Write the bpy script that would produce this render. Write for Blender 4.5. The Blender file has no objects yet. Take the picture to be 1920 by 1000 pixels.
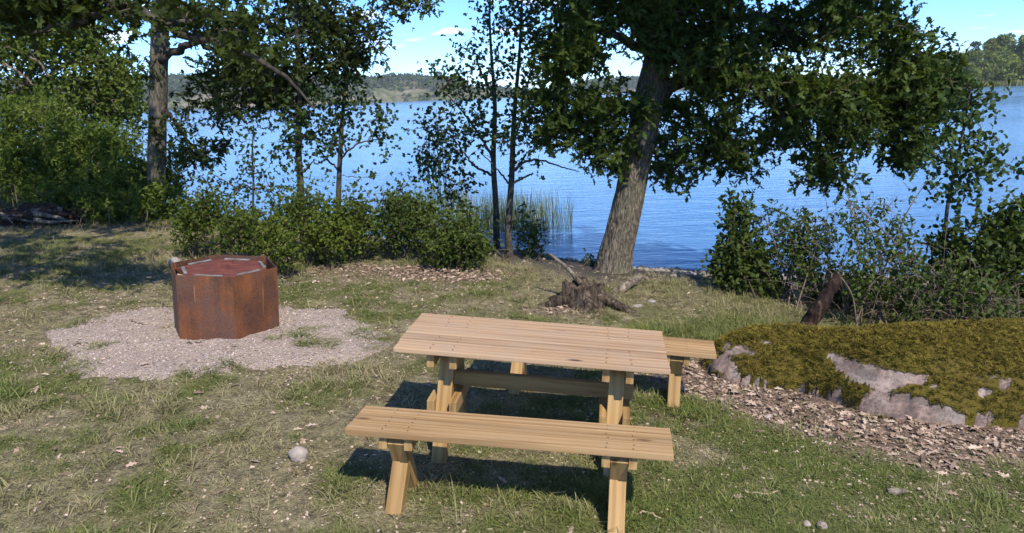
import bpy, bmesh, math, random
import numpy as np
from mathutils import Matrix, Vector

random.seed(7)
RNG = np.random.default_rng(7)
scene = bpy.context.scene
COL = scene.collection

# ------------------------------------------------------------------ camera
FPX, CAM_H, PITCH, ROLL = 1400.0, 2.24, 0.2258, -0.0357
_f = np.array([0, math.cos(PITCH), -math.sin(PITCH)])
_r = np.array([1.0, 0, 0])
_u = np.cross(_r, _f)
_c, _s = math.cos(ROLL), math.sin(ROLL)
AX_R, AX_U, AX_F = _c * _r + _s * _u, -_s * _r + _c * _u, _f
cam_data = bpy.data.cameras.new('camera')
cam_data.sensor_width = 36.0
cam_data.lens = FPX / 1920 * 36.0
cam_data.clip_start = 0.05
cam_data.clip_end = 6000
cam = bpy.data.objects.new('camera', cam_data)
M = Matrix(((AX_R[0], AX_U[0], -AX_F[0], 0), (AX_R[1], AX_U[1], -AX_F[1], 0),
            (AX_R[2], AX_U[2], -AX_F[2], CAM_H), (0, 0, 0, 1)))
cam.matrix_world = M
COL.objects.link(cam)
scene.camera = cam

# ------------------------------------------------------------------ light
SUN_EL, SUN_AZ = math.radians(49), math.radians(24)     # from behind the viewer, to the right
sun_dir = Vector((math.sin(SUN_AZ) * math.cos(SUN_EL), -math.cos(SUN_AZ) * math.cos(SUN_EL), math.sin(SUN_EL)))
world = bpy.data.worlds.new('World')
scene.world = world
world.use_nodes = True
wt = world.node_tree
wt.nodes.clear()


def nd(t, kind, **kw):
    n = t.nodes.new(kind)
    for k, v in kw.items():
        if k.startswith('i_'):
            n.inputs[k[2:].replace('_', ' ')].default_value = v
        else:
            setattr(n, k, v)
    return n


sky = nd(wt, 'ShaderNodeTexSky')
sky.sky_type = 'NISHITA'
sky.sun_disc = False
sky.sun_elevation = SUN_EL
sky.sun_rotation = math.atan2(sun_dir.x, sun_dir.y)
sky.air_density = 0.58
sky.dust_density = 0.0
sky.ozone_density = 8.0
bg = nd(wt, 'ShaderNodeBackground')
bg.inputs['Strength'].default_value = 0.15
out = nd(wt, 'ShaderNodeOutputWorld')
# a few small fair-weather clouds, laid on a flat deck high above the lake
tc = nd(wt, 'ShaderNodeTexCoord')
sep = nd(wt, 'ShaderNodeSeparateXYZ')
wt.links.new(tc.outputs['Generated'], sep.inputs[0])
zc0 = nd(wt, 'ShaderNodeMath', operation='MAXIMUM')
wt.links.new(sep.outputs['Z'], zc0.inputs[0])
zc0.inputs[1].default_value = 0.0
zc = nd(wt, 'ShaderNodeMath', operation='ADD')
wt.links.new(zc0.outputs[0], zc.inputs[0])
zc.inputs[1].default_value = 0.10
dx = nd(wt, 'ShaderNodeMath', operation='DIVIDE')
dy = nd(wt, 'ShaderNodeMath', operation='DIVIDE')
wt.links.new(sep.outputs['X'], dx.inputs[0]); wt.links.new(zc.outputs[0], dx.inputs[1])
wt.links.new(sep.outputs['Y'], dy.inputs[0]); wt.links.new(zc.outputs[0], dy.inputs[1])
cmb = nd(wt, 'ShaderNodeCombineXYZ')
wt.links.new(dx.outputs[0], cmb.inputs[0]); wt.links.new(dy.outputs[0], cmb.inputs[1])
cn = nd(wt, 'ShaderNodeTexNoise', i_Scale=1.7, i_Detail=6.0, i_Roughness=0.55)
wt.links.new(cmb.outputs[0], cn.inputs['Vector'])
cr = nd(wt, 'ShaderNodeMapRange', i_From_Min=0.57, i_From_Max=0.68)
wt.links.new(cn.outputs['Fac'], cr.inputs['Value'])
# fade the deck out at the horizon and overhead
hz = nd(wt, 'ShaderNodeMapRange', i_From_Min=0.03, i_From_Max=0.08)
wt.links.new(sep.outputs['Z'], hz.inputs['Value'])
mm = nd(wt, 'ShaderNodeMath', operation='MULTIPLY')
wt.links.new(cr.outputs[0], mm.inputs[0]); wt.links.new(hz.outputs[0], mm.inputs[1])
mm2 = nd(wt, 'ShaderNodeMath', operation='MULTIPLY')
wt.links.new(mm.outputs[0], mm2.inputs[0]); mm2.inputs[1].default_value = 0.75
mx = nd(wt, 'ShaderNodeMixRGB')
mx.inputs['Color2'].default_value = (6.2, 6.5, 7.0, 1)
wt.links.new(mm2.outputs[0], mx.inputs['Fac'])
hs = nd(wt, 'ShaderNodeHueSaturation', i_Saturation=1.08, i_Value=0.86)
wt.links.new(sky.outputs['Color'], hs.inputs['Color'])
wt.links.new(hs.outputs['Color'], mx.inputs['Color1'])
wt.links.new(mx.outputs['Color'], bg.inputs['Color'])
wt.links.new(bg.outputs[0], out.inputs['Surface'])

sun_data = bpy.data.lights.new('sun', 'SUN')
sun_data.energy = 2.8
sun_data.angle = math.radians(0.53)
sun_data.color = (1.0, 0.93, 0.80)
sun = bpy.data.objects.new('sun', sun_data)
sun.rotation_euler = sun_dir.to_track_quat('Z', 'Y').to_euler()
COL.objects.link(sun)

scene.view_settings.view_transform = 'Standard'
scene.view_settings.look = 'None'
scene.view_settings.gamma = 1.0
scene.view_settings.exposure = 1.12
scene.cycles.max_bounces = 5
scene.cycles.diffuse_bounces = 2
scene.cycles.glossy_bounces = 2
scene.cycles.transmission_bounces = 3
scene.cycles.transparent_max_bounces = 6
scene.cycles.use_denoising = True
scene.cycles.use_adaptive_sampling = True
scene.cycles.adaptive_threshold = 0.025

# ------------------------------------------------------------------ numeric helpers
def at(px, py, Y):
    """the point of the place, at distance Y ahead, that lies under a pixel of the 1920 px wide photo"""
    d = AX_F + AX_R * (px - 960) / FPX - AX_U * (py - 500) / FPX
    return np.array([0, 0, CAM_H]) + d * (Y / d[1])


def _h(ix, iy, iz, seed):
    n = (ix.astype(np.int64) * 374761393 + iy.astype(np.int64) * 668265263 + iz.astype(np.int64) * 2147483647 + seed * 1274126177) & 0xffffffff
    n = ((n ^ (n >> 13)) * 1274126177) & 0xffffffff
    n = n ^ (n >> 16)
    return (n & 0xffffff) / float(0xffffff)


def noise3(p, seed=0):
    p = np.asarray(p, float)
    i = np.floor(p); f = p - i
    f = f * f * (3 - 2 * f)
    r = 0
    for a in (0, 1):
        for b in (0, 1):
            for c in (0, 1):
                w = (f[..., 0] if a else 1 - f[..., 0]) * (f[..., 1] if b else 1 - f[..., 1]) * (f[..., 2] if c else 1 - f[..., 2])
                r = r + w * _h(i[..., 0] + a, i[..., 1] + b, i[..., 2] + c, seed)
    return r


def fbm(p, oct=4, seed=0, gain=0.5):
    p = np.asarray(p, float)
    a, s, t = 1.0, 0.0, 0.0
    for k in range(oct):
        s = s + a * noise3(p * (2.03 ** k) + 17.3 * k, seed + k)
        t += a
        a *= gain
    return s / t


def n2(x, y, scale, seed=0, oct=4):
    x = np.asarray(x, float); y = np.asarray(y, float)
    return fbm(np.stack([x * scale, y * scale, np.zeros_like(x) + 0.37], -1), oct, seed)


def sst(a, b, x):
    t = np.clip((np.asarray(x, float) - a) / (b - a), 0, 1)
    return t * t * (3 - 2 * t)


# ------------------------------------------------------------------ the lie of the land
WL = -0.60
SHX = np.array([-400, -60, -20, -11, -6, -3.4, 0.2, 1.2, 2.4, 4.5, 6.5, 12, 40, 120, 400.])
SHY = np.array([300, 70, 30, 20, 16.5, 14.8, 13.2, 12.2, 11.6, 11.2, 10.8, 10, -6, -60, -200.])


def shore_y(x):
    return np.interp(x, SHX, SHY)


def gz(x, y):
    x = np.asarray(x, float); y = np.asarray(y, float)
    xs = 8 * np.tanh(x / 8)
    base = -0.065 * xs - 0.0002 * xs * xs
    base = base + (n2(x, y, 0.45, 3, 3) - 0.5) * 0.14 * sst(1.6, 4, np.hypot(x - 0.15, (y - 4.5) * 0.8)) + (n2(x, y, 2.2, 5, 2) - 0.5) * 0.03
    # a low bank on the far left, under the bushes
    base = base + 0.35 * sst(-7, -12, x) * sst(9, 15, y)
    d = shore_y(x) + (n2(x, y, 0.5, 9, 3) - 0.5) * 1.2 - y
    z = WL + (base - WL) * sst(-0.9, 3.0, d) - 0.16 * sst(1.0, -0.5, d)
    z = np.where(d < 0, np.minimum(z, WL - 0.05 - 0.22 * np.minimum(-d, 12)), z)
    return z


def on_ground(px, py):
    d = AX_F + AX_R * (px - 960) / FPX - AX_U * (py - 500) / FPX
    d = d / d[1]
    Y = np.arange(1.5, 40, 0.02)
    P = np.array([0, 0, CAM_H])[None] + Y[:, None] * d[None]
    g = gz(P[:, 0], P[:, 1])
    k = np.argmax(P[:, 2] <= g)
    if P[k, 2] > g[k]:
        k = len(Y) - 1
    return np.array([P[k, 0], P[k, 1], g[k]])


# ------------------------------------------------------------------ object helpers
def tag(o, label=None, cat=None, group=None, kind=None):
    if label: o['label'] = label
    if cat: o['category'] = cat
    if group: o['group'] = group
    if kind: o['kind'] = kind
    return o


def empty(name, loc, label, cat, group=None, rot=None):
    o = bpy.data.objects.new(name, None)
    o.empty_display_size = 0.1
    COL.objects.link(o)
    if rot is not None:
        o.matrix_world = Matrix.Translation(Vector(loc)) @ rot.to_4x4()
    else:
        o.location = Vector(loc)
    tag(o, label, cat, group)
    return o


def mesh_np(name, V, F, mat=None, attrs=None, smooth=False):
    """V (n,3); F (m,k) one polygon size"""
    V = np.ascontiguousarray(V, np.float32); F = np.ascontiguousarray(F, np.int32)
    me = bpy.data.meshes.new(name)
    me.vertices.add(len(V)); me.vertices.foreach_set('co', V.ravel())
    me.loops.add(F.size); me.loops.foreach_set('vertex_index', F.ravel())
    me.polygons.add(len(F))
    me.polygons.foreach_set('loop_start', np.arange(0, F.size, F.shape[1], dtype=np.int32))
    if smooth:
        me.polygons.foreach_set('use_smooth', np.ones(len(F), bool))
    me.update(calc_edges=True)
    if attrs:
        for k, a in attrs.items():
            me.attributes.new(k, 'FLOAT', 'POINT').data.foreach_set('value', np.ascontiguousarray(a, np.float32))
    if mat: me.materials.append(mat)
    return me


def link(name, me, parent=None, loc=None):
    o = bpy.data.objects.new(name, me)
    COL.objects.link(o)
    if parent is not None: o.parent = parent
    if loc is not None: o.location = Vector(loc)
    return o


def local(V, origin):
    return np.asarray(V) - np.asarray(origin)[None]


def tube(pts, rad, sides=8, wob=0.0, seed=0, cap=True):
    """a tapering tube along a polyline -> V, F(quads)"""
    pts = np.asarray(pts, float); rad = np.asarray(rad, float)
    n = len(pts)
    T = np.gradient(pts, axis=0)
    T /= np.linalg.norm(T, axis=1)[:, None] + 1e-9
    ref = np.array([0.31, 0.2, 0.93]) if abs(T[0, 2]) < 0.8 else np.array([0.9, 0.3, 0.1])
    A = np.cross(T, ref[None]); A /= np.linalg.norm(A, axis=1)[:, None] + 1e-9
    for i in range(1, n):                      # parallel transport
        a = A[i - 1] - T[i] * (A[i - 1] @ T[i]); A[i] = a / (np.linalg.norm(a) + 1e-9)
    B = np.cross(T, A)
    th = np.linspace(0, 2 * np.pi, sides, endpoint=False)
    R = np.repeat(rad[:, None], sides, 1)
    V = pts[:, None] + R[..., None] * (np.cos(th)[None, :, None] * A[:, None] + np.sin(th)[None, :, None] * B[:, None])
    if wob:
        V = V + (fbm(V * (0.35 / max(rad.mean(), 1e-3)), 3, seed)[..., None] - 0.5) * wob * R[..., None] * (V - pts[:, None]) / (R[..., None] + 1e-9)
    V = V.reshape(-1, 3)
    i = np.arange(n - 1)[:, None] * sides; j = np.arange(sides)[None]; j2 = (j + 1) % sides
    F = np.stack([i + j, i + j2, i + sides + j2, i + sides + j], -1).reshape(-1, 4)
    return V, F


def tubes_many(P, R, sides=4):
    """P (m,k,3) polylines with the same number of points, R (m,k)"""
    m, k, _ = P.shape
    T = np.gradient(P, axis=1); T /= np.linalg.norm(T, axis=2, keepdims=True) + 1e-9
    ref = np.where(np.abs(T[:, :1, 2:3]) < 0.8, np.array([0.1, 0.2, 0.97]), np.array([0.97, 0.2, 0.1]))
    A = np.cross(T, np.broadcast_to(ref, T.shape)); A /= np.linalg.norm(A, axis=2, keepdims=True) + 1e-9
    B = np.cross(T, A)
    th = np.linspace(0, 2 * np.pi, sides, endpoint=False)
    V = P[:, :, None] + R[:, :, None, None] * (np.cos(th)[:, None] * A[:, :, None] + np.sin(th)[:, None] * B[:, :, None])
    V = V.reshape(-1, 3)
    b = np.arange(m)[:, None, None] * (k * sides); i = np.arange(k - 1)[None, :, None] * sides; j = np.arange(sides)[None, None]
    j2 = (j + 1) % sides
    F = np.stack(np.broadcast_arrays(b + i + j, b + i + j2, b + i + sides + j2, b + i + sides + j), -1).reshape(-1, 4)
    return V, F


def merge(parts):
    Vs, Fs, o = [], [], 0
    for V, F in parts:
        Vs.append(V); Fs.append(F + o); o += len(V)
    return np.concatenate(Vs), np.concatenate(Fs)


def smooth_line(pts, n):
    """Catmull-Rom resample"""
    pts = np.asarray(pts, float)
    if len(pts) < 3:
        t = np.linspace(0, 1, n)[:, None]
        return pts[0] * (1 - t) + pts[-1] * t
    P = np.concatenate([[2 * pts[0] - pts[1]], pts, [2 * pts[-1] - pts[-2]]])
    u = np.linspace(0, len(pts) - 1 - 1e-6, n); i = u.astype(int); t = (u - i)[:, None]
    a, b, c, d = P[i], P[i + 1], P[i + 2], P[i + 3]
    return 0.5 * (2 * b + (c - a) * t + (2 * a - 5 * b + 4 * c - d) * t ** 2 + (3 * b - a - 3 * c + d) * t ** 3)


def rand_unit(n, up=0.0, rng=RNG):
    v = rng.normal(size=(n, 3)); v /= np.linalg.norm(v, axis=1)[:, None]
    v[:, 2] += up
    return v / (np.linalg.norm(v, axis=1)[:, None] + 1e-9)


# leaf outlines: rows of (distance along the midrib, half width)
OAK = [(0, .03), (.18, .07), (.32, .22), (.43, .08), (.62, .29), (.75, .11), (1.0, .13)]
OVAL = [(0, .03), (.28, .27), (.68, .28), (1.0, .03)]
ROUND = [(0, .04), (.25, .36), (.7, .42), (1.0, .12)]
LANCE = [(0, .02), (.45, .16), (1.0, .01)]
CHIP = [(0, .30), (1.0, .26)]


def leaf_mesh(pos, axis, normal, size, shape, rnd, curl=0.18, fold=0.25):
    n = len(pos); k = len(shape)
    axis = axis / (np.linalg.norm(axis, axis=1)[:, None] + 1e-9)
    side = np.cross(normal, axis); side /= np.linalg.norm(side, axis=1)[:, None] + 1e-9
    nrm = np.cross(axis, side)
    t = np.array([s[0] for s in shape]); w = np.array([s[1] for s in shape])
    V = np.empty((n, k, 2, 3))
    for q, sg in enumerate((-1, 1)):
        V[:, :, q] = (pos[:, None] + size[:, None, None] * (axis[:, None] * t[None, :, None] + sg * side[:, None] * w[None, :, None]
                      + nrm[:, None] * (fold * w - curl * t * t)[None, :, None]))
    V = V.reshape(-1, 3)
    b = np.arange(n)[:, None] * (2 * k); i = np.arange(k - 1)[None] * 2
    F = np.stack([b + i, b + i + 1, b + i + 3, b + i + 2], -1).reshape(-1, 4)
    return V, F, np.repeat(rnd, 2 * k)

# ------------------------------------------------------------------ materials
def new_mat(name):
    m = bpy.data.materials.new(name)
    m.use_nodes = True
    t = m.node_tree
    t.nodes.clear()
    o = t.nodes.new('ShaderNodeOutputMaterial')
    return m, t, o


def ramp(t, stops, fac=None, interp='LINEAR'):
    r = t.nodes.new('ShaderNodeValToRGB')
    e = r.color_ramp.elements
    r.color_ramp.interpolation = interp
    while len(e) < len(stops): e.new(0.5)
    for i, (p, c) in enumerate(stops):
        e[i].position = p
        e[i].color = (c[0], c[1], c[2], 1) if not isinstance(c, (int, float)) else (c, c, c, 1)
    if fac is not None: t.links.new(fac, r.inputs['Fac'])
    return r.outputs['Color']


def coords(t, kind='Object', scale=(1, 1, 1), rnd=0.0):
    tcn = t.nodes.new('ShaderNodeTexCoord')
    mp = t.nodes.new('ShaderNodeMapping')
    mp.inputs['Scale'].default_value = scale
    t.links.new(tcn.outputs[kind], mp.inputs['Vector'])
    if rnd:
        oi = t.nodes.new('ShaderNodeObjectInfo')
        m = nd(t, 'ShaderNodeMath', operation='MULTIPLY')
        m.inputs[1].default_value = rnd
        t.links.new(oi.outputs['Random'], m.inputs[0])
        cb = t.nodes.new('ShaderNodeCombineXYZ')
        for k in range(3): t.links.new(m.outputs[0], cb.inputs[k])
        t.links.new(cb.outputs[0], mp.inputs['Location'])
    return mp.outputs['Vector']


def noise(t, vec, scale, detail=5.0, rough=0.55, dist=0.0):
    n = nd(t, 'ShaderNodeTexNoise', i_Scale=scale, i_Detail=detail, i_Roughness=rough, i_Distortion=dist)
    t.links.new(vec, n.inputs['Vector'])
    return n.outputs['Fac']


def voro(t, vec, scale, feature='F1', out='Distance'):
    n = nd(t, 'ShaderNodeTexVoronoi', i_Scale=scale)
    n.feature = feature
    t.links.new(vec, n.inputs['Vector'])
    return n.outputs[out]


def math_(t, op, a, b=None, clamp=False):
    m = nd(t, 'ShaderNodeMath', operation=op, use_clamp=clamp)
    for i, v in enumerate((a, b)):
        if v is None: continue
        if isinstance(v, (int, float)): m.inputs[i].default_value = v
        else: t.links.new(v, m.inputs[i])
    return m.outputs[0]


def mix(t, fac, a, b, mode='MIX'):
    m = t.nodes.new('ShaderNodeMixRGB')
    m.blend_type = mode
    for i, v in zip((0, 1, 2), (fac, a, b)):
        if isinstance(v, (int, float)): m.inputs[i].default_value = v if i == 0 else (v, v, v, 1)
        elif isinstance(v, tuple): m.inputs[i].default_value = (v[0], v[1], v[2], 1)
        else: t.links.new(v, m.inputs[i])
    return m.outputs['Color']


def mrange(t, v, a, b, c=0.0, d=1.0):
    m = nd(t, 'ShaderNodeMapRange', i_From_Min=a, i_From_Max=b, i_To_Min=c, i_To_Max=d)
    t.links.new(v, m.inputs['Value'])
    return m.outputs[0]


def attr(t, name, kind='GEOMETRY'):
    a = t.nodes.new('ShaderNodeAttribute')
    a.attribute_name = name
    a.attribute_type = kind
    return a.outputs['Fac']


def bump(t, height, strength=0.3, dist=0.02, normal=None):
    b = nd(t, 'ShaderNodeBump', i_Strength=strength, i_Distance=dist)
    t.links.new(height, b.inputs['Height'])
    if normal is not None: t.links.new(normal, b.inputs['Normal'])
    return b.outputs['Normal']


def bsdf(t, o, color, rough=0.8, normal=None, spec=0.3, metal=0.0):
    p = t.nodes.new('ShaderNodeBsdfPrincipled')
    if isinstance(color, tuple): p.inputs['Base Color'].default_value = (color[0], color[1], color[2], 1)
    else: t.links.new(color, p.inputs['Base Color'])
    if isinstance(rough, (int, float)): p.inputs['Roughness'].default_value = rough
    else: t.links.new(rough, p.inputs['Roughness'])
    p.inputs['Specular IOR Level'].default_value = spec
    p.inputs['Metallic'].default_value = metal
    if normal is not None: t.links.new(normal, p.inputs['Normal'])
    t.links.new(p.outputs[0], o.inputs['Surface'])
    return p


def leaf_material(name, dark, mid, light, trans=0.35, tcol=None, rough=0.55, inst=False, back=None):
    m, t, o = new_mat(name)
    f = attr(t, 'rnd')
    col = ramp(t, [(0.0, dark), (0.55, mid), (1.0, light)], f)
    if back:
        ge = t.nodes.new('ShaderNodeNewGeometry')
        col = mix(t, math_(t, 'MULTIPLY', ge.outputs['Backfacing'], 0.6), col, back)
    p = bsdf(t, o, col, rough, spec=0.15)
    tr = t.nodes.new('ShaderNodeBsdfTranslucent')
    tcv = mix(t, 1.0, col, tcol or (1.5, 1.35, 0.5), 'MULTIPLY')
    t.links.new(tcv, tr.inputs['Color'])
    ms = t.nodes.new('ShaderNodeMixShader')
    ms.inputs[0].default_value = trans
    t.links.new(p.outputs[0], ms.inputs[1]); t.links.new(tr.outputs[0], ms.inputs[2])
    t.links.new(ms.outputs[0], o.inputs['Surface'])
    return m


def wood_material(name, pale, mid, dark, grey=0.0):
    """boards: local X runs with the grain"""
    m, t, o = new_mat(name)
    v = coords(t, 'Object', (1, 1, 1), 37.0)
    vs = nd(t, 'ShaderNodeMapping'); vs.inputs['Scale'].default_value = (0.8, 9, 9)
    t.links.new(v, vs.inputs['Vector'])
    warp = noise(t, v, 1.6, 3)
    rings = nd(t, 'ShaderNodeTexWave', i_Scale=0.7, i_Distortion=5.0, i_Detail=2.0)
    rings.inputs['Detail Scale'].default_value = 0.6
    rings.bands_direction = 'Y'
    t.links.new(vs.outputs[0], rings.inputs['Vector'])
    vf = nd(t, 'ShaderNodeMapping'); vf.inputs['Scale'].default_value = (4, 120, 120)
    t.links.new(v, vf.inputs['Vector'])
    fine = noise(t, vf.outputs[0], 1.0, 3, 0.6)
    vg = nd(t, 'ShaderNodeMapping'); vg.inputs['Scale'].default_value = (0.7, 13, 13)
    t.links.new(v, vg.inputs['Vector'])
    med = noise(t, vg.outputs[0], 1.0, 4, 0.6, 0.6)
    g = math_(t, 'ADD', math_(t, 'MULTIPLY', rings.outputs['Fac'], 0.16), math_(t, 'ADD', math_(t, 'MULTIPLY', fine, 0.20), math_(t, 'MULTIPLY', med, 0.64)))
    col = ramp(t, [(0.32, dark), (0.44, mid), (0.58, pale)], g)
    # broad tone changes along the board
    col = mix(t, mrange(t, warp, 0.35, 0.65, 0.0, 0.35), col, mid)
    oi = t.nodes.new('ShaderNodeObjectInfo')
    col = mix(t, 1.0, col, ramp(t, [(0, (0.80, 0.76, 0.70)), (0.5, (1.0, 0.98, 0.96)), (1, (1.14, 1.10, 1.06))], oi.outputs['Random']), 'MULTIPLY')
    # knots
    vk = nd(t, 'ShaderNodeMapping'); vk.inputs['Scale'].default_value = (2.2, 6.5, 6.5)
    t.links.new(v, vk.inputs['Vector'])
    kd = voro(t, vk.outputs[0], 1.0)
    col = mix(t, mrange(t, kd, 0.05, 0.13, 0.85, 0.0), col, (0.11, 0.045, 0.018))
    # one big dark knot on the board that has it
    vo = coords(t, 'Object')
    sp = nd(t, 'ShaderNodeSeparateXYZ'); t.links.new(vo, sp.inputs[0])
    ax = math_(t, 'MULTIPLY', math_(t, 'SUBTRACT', sp.outputs['X'], attr(t, 'knot_x', 'OBJECT')), 19.0)
    ay = math_(t, 'MULTIPLY', math_(t, 'ADD', sp.outputs['Y'], 0.035), 62.0)
    rr = math_(t, 'SQRT', math_(t, 'ADD', math_(t, 'MULTIPLY', ax, ax), math_(t, 'MULTIPLY', ay, ay)))
    rr = math_(t, 'ADD', rr, math_(t, 'MULTIPLY', fine, 0.5))
    kf = math_(t, 'MULTIPLY', mrange(t, rr, 0.75, 1.4, 1.0, 0.0), attr(t, 'knot_on', 'OBJECT'))
    col = mix(t, kf, col, (0.045, 0.018, 0.012))
    if grey:
        gy = noise(t, v, 5.0, 4)
        col = mix(t, mrange(t, gy, 0.3, 0.75, 0.0, grey), col, (0.33, 0.29, 0.25))
    hgt = math_(t, 'ADD', math_(t, 'MULTIPLY', fine, 0.7), math_(t, 'MULTIPLY', rings.outputs['Fac'], 0.3))
    bsdf(t, o, col, mrange(t, fine, 0, 1, 0.55, 0.8), bump(t, hgt, 0.2, 0.002), 0.25)
    return m


WOOD = wood_material('pine_board', (0.44, 0.30, 0.19), (0.35, 0.225, 0.132), (0.21, 0.115, 0.06), 0.30)
WOOD_SEAT = wood_material('pine_seat_board', (0.43, 0.28, 0.145), (0.34, 0.21, 0.096), (0.20, 0.11, 0.044), 0.12)
WOOD_LEG = wood_material('pine_leg', (0.41, 0.275, 0.13), (0.33, 0.205, 0.085), (0.21, 0.115, 0.038))
WOOD_BEAM = wood_material('pine_beam', (0.30, 0.19, 0.10), (0.23, 0.14, 0.07), (0.15, 0.085, 0.04), 0.2)

# screws
SCREW, t, o = new_mat('screw_steel')
bsdf(t, o, (0.05, 0.04, 0.035), 0.5, metal=0.6)

# rusted plate
RUST, t, o = new_mat('rusted_steel')
v = coords(t, 'Object', (1, 1, 1), 11.0)
vs = nd(t, 'ShaderNodeMapping'); vs.inputs['Scale'].default_value = (9, 9, 0.9)
t.links.new(v, vs.inputs['Vector'])
a1 = noise(t, v, 3.2, 7, 0.62, 0.4)
a2 = noise(t, vs.outputs[0], 1.0, 6, 0.6)
a3 = noise(t, v, 60, 3, 0.6)
f = math_(t, 'ADD', math_(t, 'MULTIPLY', a1, 0.55), math_(t, 'MULTIPLY', a2, 0.45))
c = ramp(t, [(0.34, (0.036, 0.020, 0.017)), (0.45, (0.066, 0.030, 0.019)), (0.54, (0.125, 0.047, 0.021)), (0.64, (0.20, 0.072, 0.026)), (0.76, (0.15, 0.057, 0.03))], f)
c = mix(t, mrange(t, noise(t, v, 2.6, 5, 0.65), 0.46, 0.58, 0.0, 0.75), c, (0.075, 0.048, 0.042))
vd = nd(t, 'ShaderNodeMapping'); vd.inputs['Scale'].default_value = (55, 55, 2.0)
t.links.new(v, vd.inputs['Vector'])
c = mix(t, mrange(t, noise(t, vd.outputs[0], 1.0, 2), 0.70, 0.76, 0.0, 0.55), c, (0.42, 0.20, 0.09))
c = mix(t, mrange(t, a3, 0.35, 0.7, 0.0, 0.25), c, (0.36, 0.13, 0.05))
bsdf(t, o, c, mrange(t, a1, 0.3, 0.7, 0.55, 0.8), bump(t, math_(t, 'ADD', a3, a1), 0.25, 0.004), 0.3)
RUST_LID, t, o = new_mat('rusted_lid')
v = coords(t, 'Object')
a1 = noise(t, v, 9, 6, 0.6)
c = ramp(t, [(0.3, (0.085, 0.026, 0.02)), (0.55, (0.155, 0.048, 0.034)), (0.75, (0.22, 0.085, 0.06))], a1)
bsdf(t, o, c, 0.7, bump(t, noise(t, v, 70, 3), 0.2, 0.003), 0.3)
STEEL, t, o = new_mat('dull_steel')
v = coords(t, 'Object')
c = ramp(t, [(0.35, (0.14, 0.12, 0.11)), (0.6, (0.34, 0.32, 0.31)), (0.8, (0.20, 0.12, 0.08))], noise(t, v, 14, 5))
bsdf(t, o, c, 0.5, spec=0.5, metal=0.35)
SAND_M, t, o = new_mat('pale_sand')
v = coords(t, 'Object')
bsdf(t, o, ramp(t, [(0.3, (0.35, 0.27, 0.19)), (0.7, (0.5, 0.4, 0.3))], noise(t, v, 30, 4)), 0.95)


def bark_material(name, ridge, furrow, sx=9.0, sz=1.6, moss=0.0, height=0.02):
    m, t, o = new_mat(name)
    v = coords(t, 'Object', (sx, sx, sz))
    w = noise(t, v, 0.6, 3)
    vv = nd(t, 'ShaderNodeVectorMath', operation='ADD')
    wm = nd(t, 'ShaderNodeVectorMath', operation='SCALE'); wm.inputs['Scale'].default_value = 0.9
    cb = t.nodes.new('ShaderNodeCombineXYZ')
    for k in range(3): t.links.new(w, cb.inputs[k])
    t.links.new(cb.outputs[0], wm.inputs[0]); t.links.new(v, vv.inputs[0]); t.links.new(wm.outputs[0], vv.inputs[1])
    d = voro(t, vv.outputs[0], 1.6, 'DISTANCE_TO_EDGE')
    n = noise(t, v, 1.7, 6, 0.7)
    rg = math_(t, 'ABSOLUTE', math_(t, 'SUBTRACT', noise(t, vv.outputs[0], 1.1, 3, 0.5), 0.5))
    rg = mrange(t, rg, 0.0, 0.13, 0.0, 0.62)
    h = math_(t, 'ADD', math_(t, 'ADD', rg, mrange(t, d, 0.0, 0.16, 0.0, 0.12)), math_(t, 'MULTIPLY', n, 0.42))
    col = ramp(t, [(0.25, furrow), (0.6, tuple((a + b) / 2 for a, b in zip(ridge, furrow))), (1.0, ridge)], h)
    v2 = coords(t, 'Object')
    lich = noise(t, v2, 5.0, 5, 0.6)
    col = mix(t, mrange(t, lich, 0.54, 0.68, 0.0, 0.45), col, (0.17, 0.165, 0.13))
    if moss:
        col = mix(t, mrange(t, noise(t, v2, 2.2, 5), 0.45, 0.62, 0.0, moss), col, (0.07, 0.085, 0.03))
    bsdf(t, o, col, 0.9, bump(t, h, 0.8, height), 0.15)
    return m


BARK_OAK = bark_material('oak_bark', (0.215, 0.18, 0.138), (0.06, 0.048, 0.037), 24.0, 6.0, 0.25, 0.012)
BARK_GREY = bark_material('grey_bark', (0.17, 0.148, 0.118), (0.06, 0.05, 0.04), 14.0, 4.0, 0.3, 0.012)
BARK_SHADED = bark_material('shaded_bark', (0.075, 0.062, 0.05), (0.024, 0.02, 0.016), 12.0, 4.0, 0.1, 0.01)  # oak limbs: the shade on them is put into this darker bark colour
BARK_ALDER = bark_material('alder_bark', (0.10, 0.085, 0.07), (0.04, 0.033, 0.027), 20.0, 9.0, 0.2, 0.006)
TWIG, t, o = new_mat('twig_bark')
v = coords(t, 'Object')
bsdf(t, o, ramp(t, [(0.3, (0.055, 0.042, 0.032)), (0.7, (0.12, 0.095, 0.075))], noise(t, v, 12, 3)), 0.9, spec=0.15)
TWIG_PALE, t, o = new_mat('dry_twig_bark')
v = coords(t, 'Object')
bsdf(t, o, ramp(t, [(0.3, (0.09, 0.068, 0.052)), (0.7, (0.215, 0.172, 0.135))], noise(t, v, 7, 4)), 0.9, spec=0.15)
DEAD, t, o = new_mat('weathered_wood')
v = coords(t, 'Object', (1, 1, 1), 9.0)
vs = nd(t, 'ShaderNodeMapping'); vs.inputs['Scale'].default_value = (20, 20, 4)
t.links.new(v, vs.inputs['Vector'])
a = noise(t, vs.outputs[0], 1.0, 6, 0.65)
c = ramp(t, [(0.34, (0.04, 0.03, 0.023)), (0.50, (0.16, 0.13, 0.10)), (0.72, (0.36, 0.31, 0.255))], a)
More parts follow.
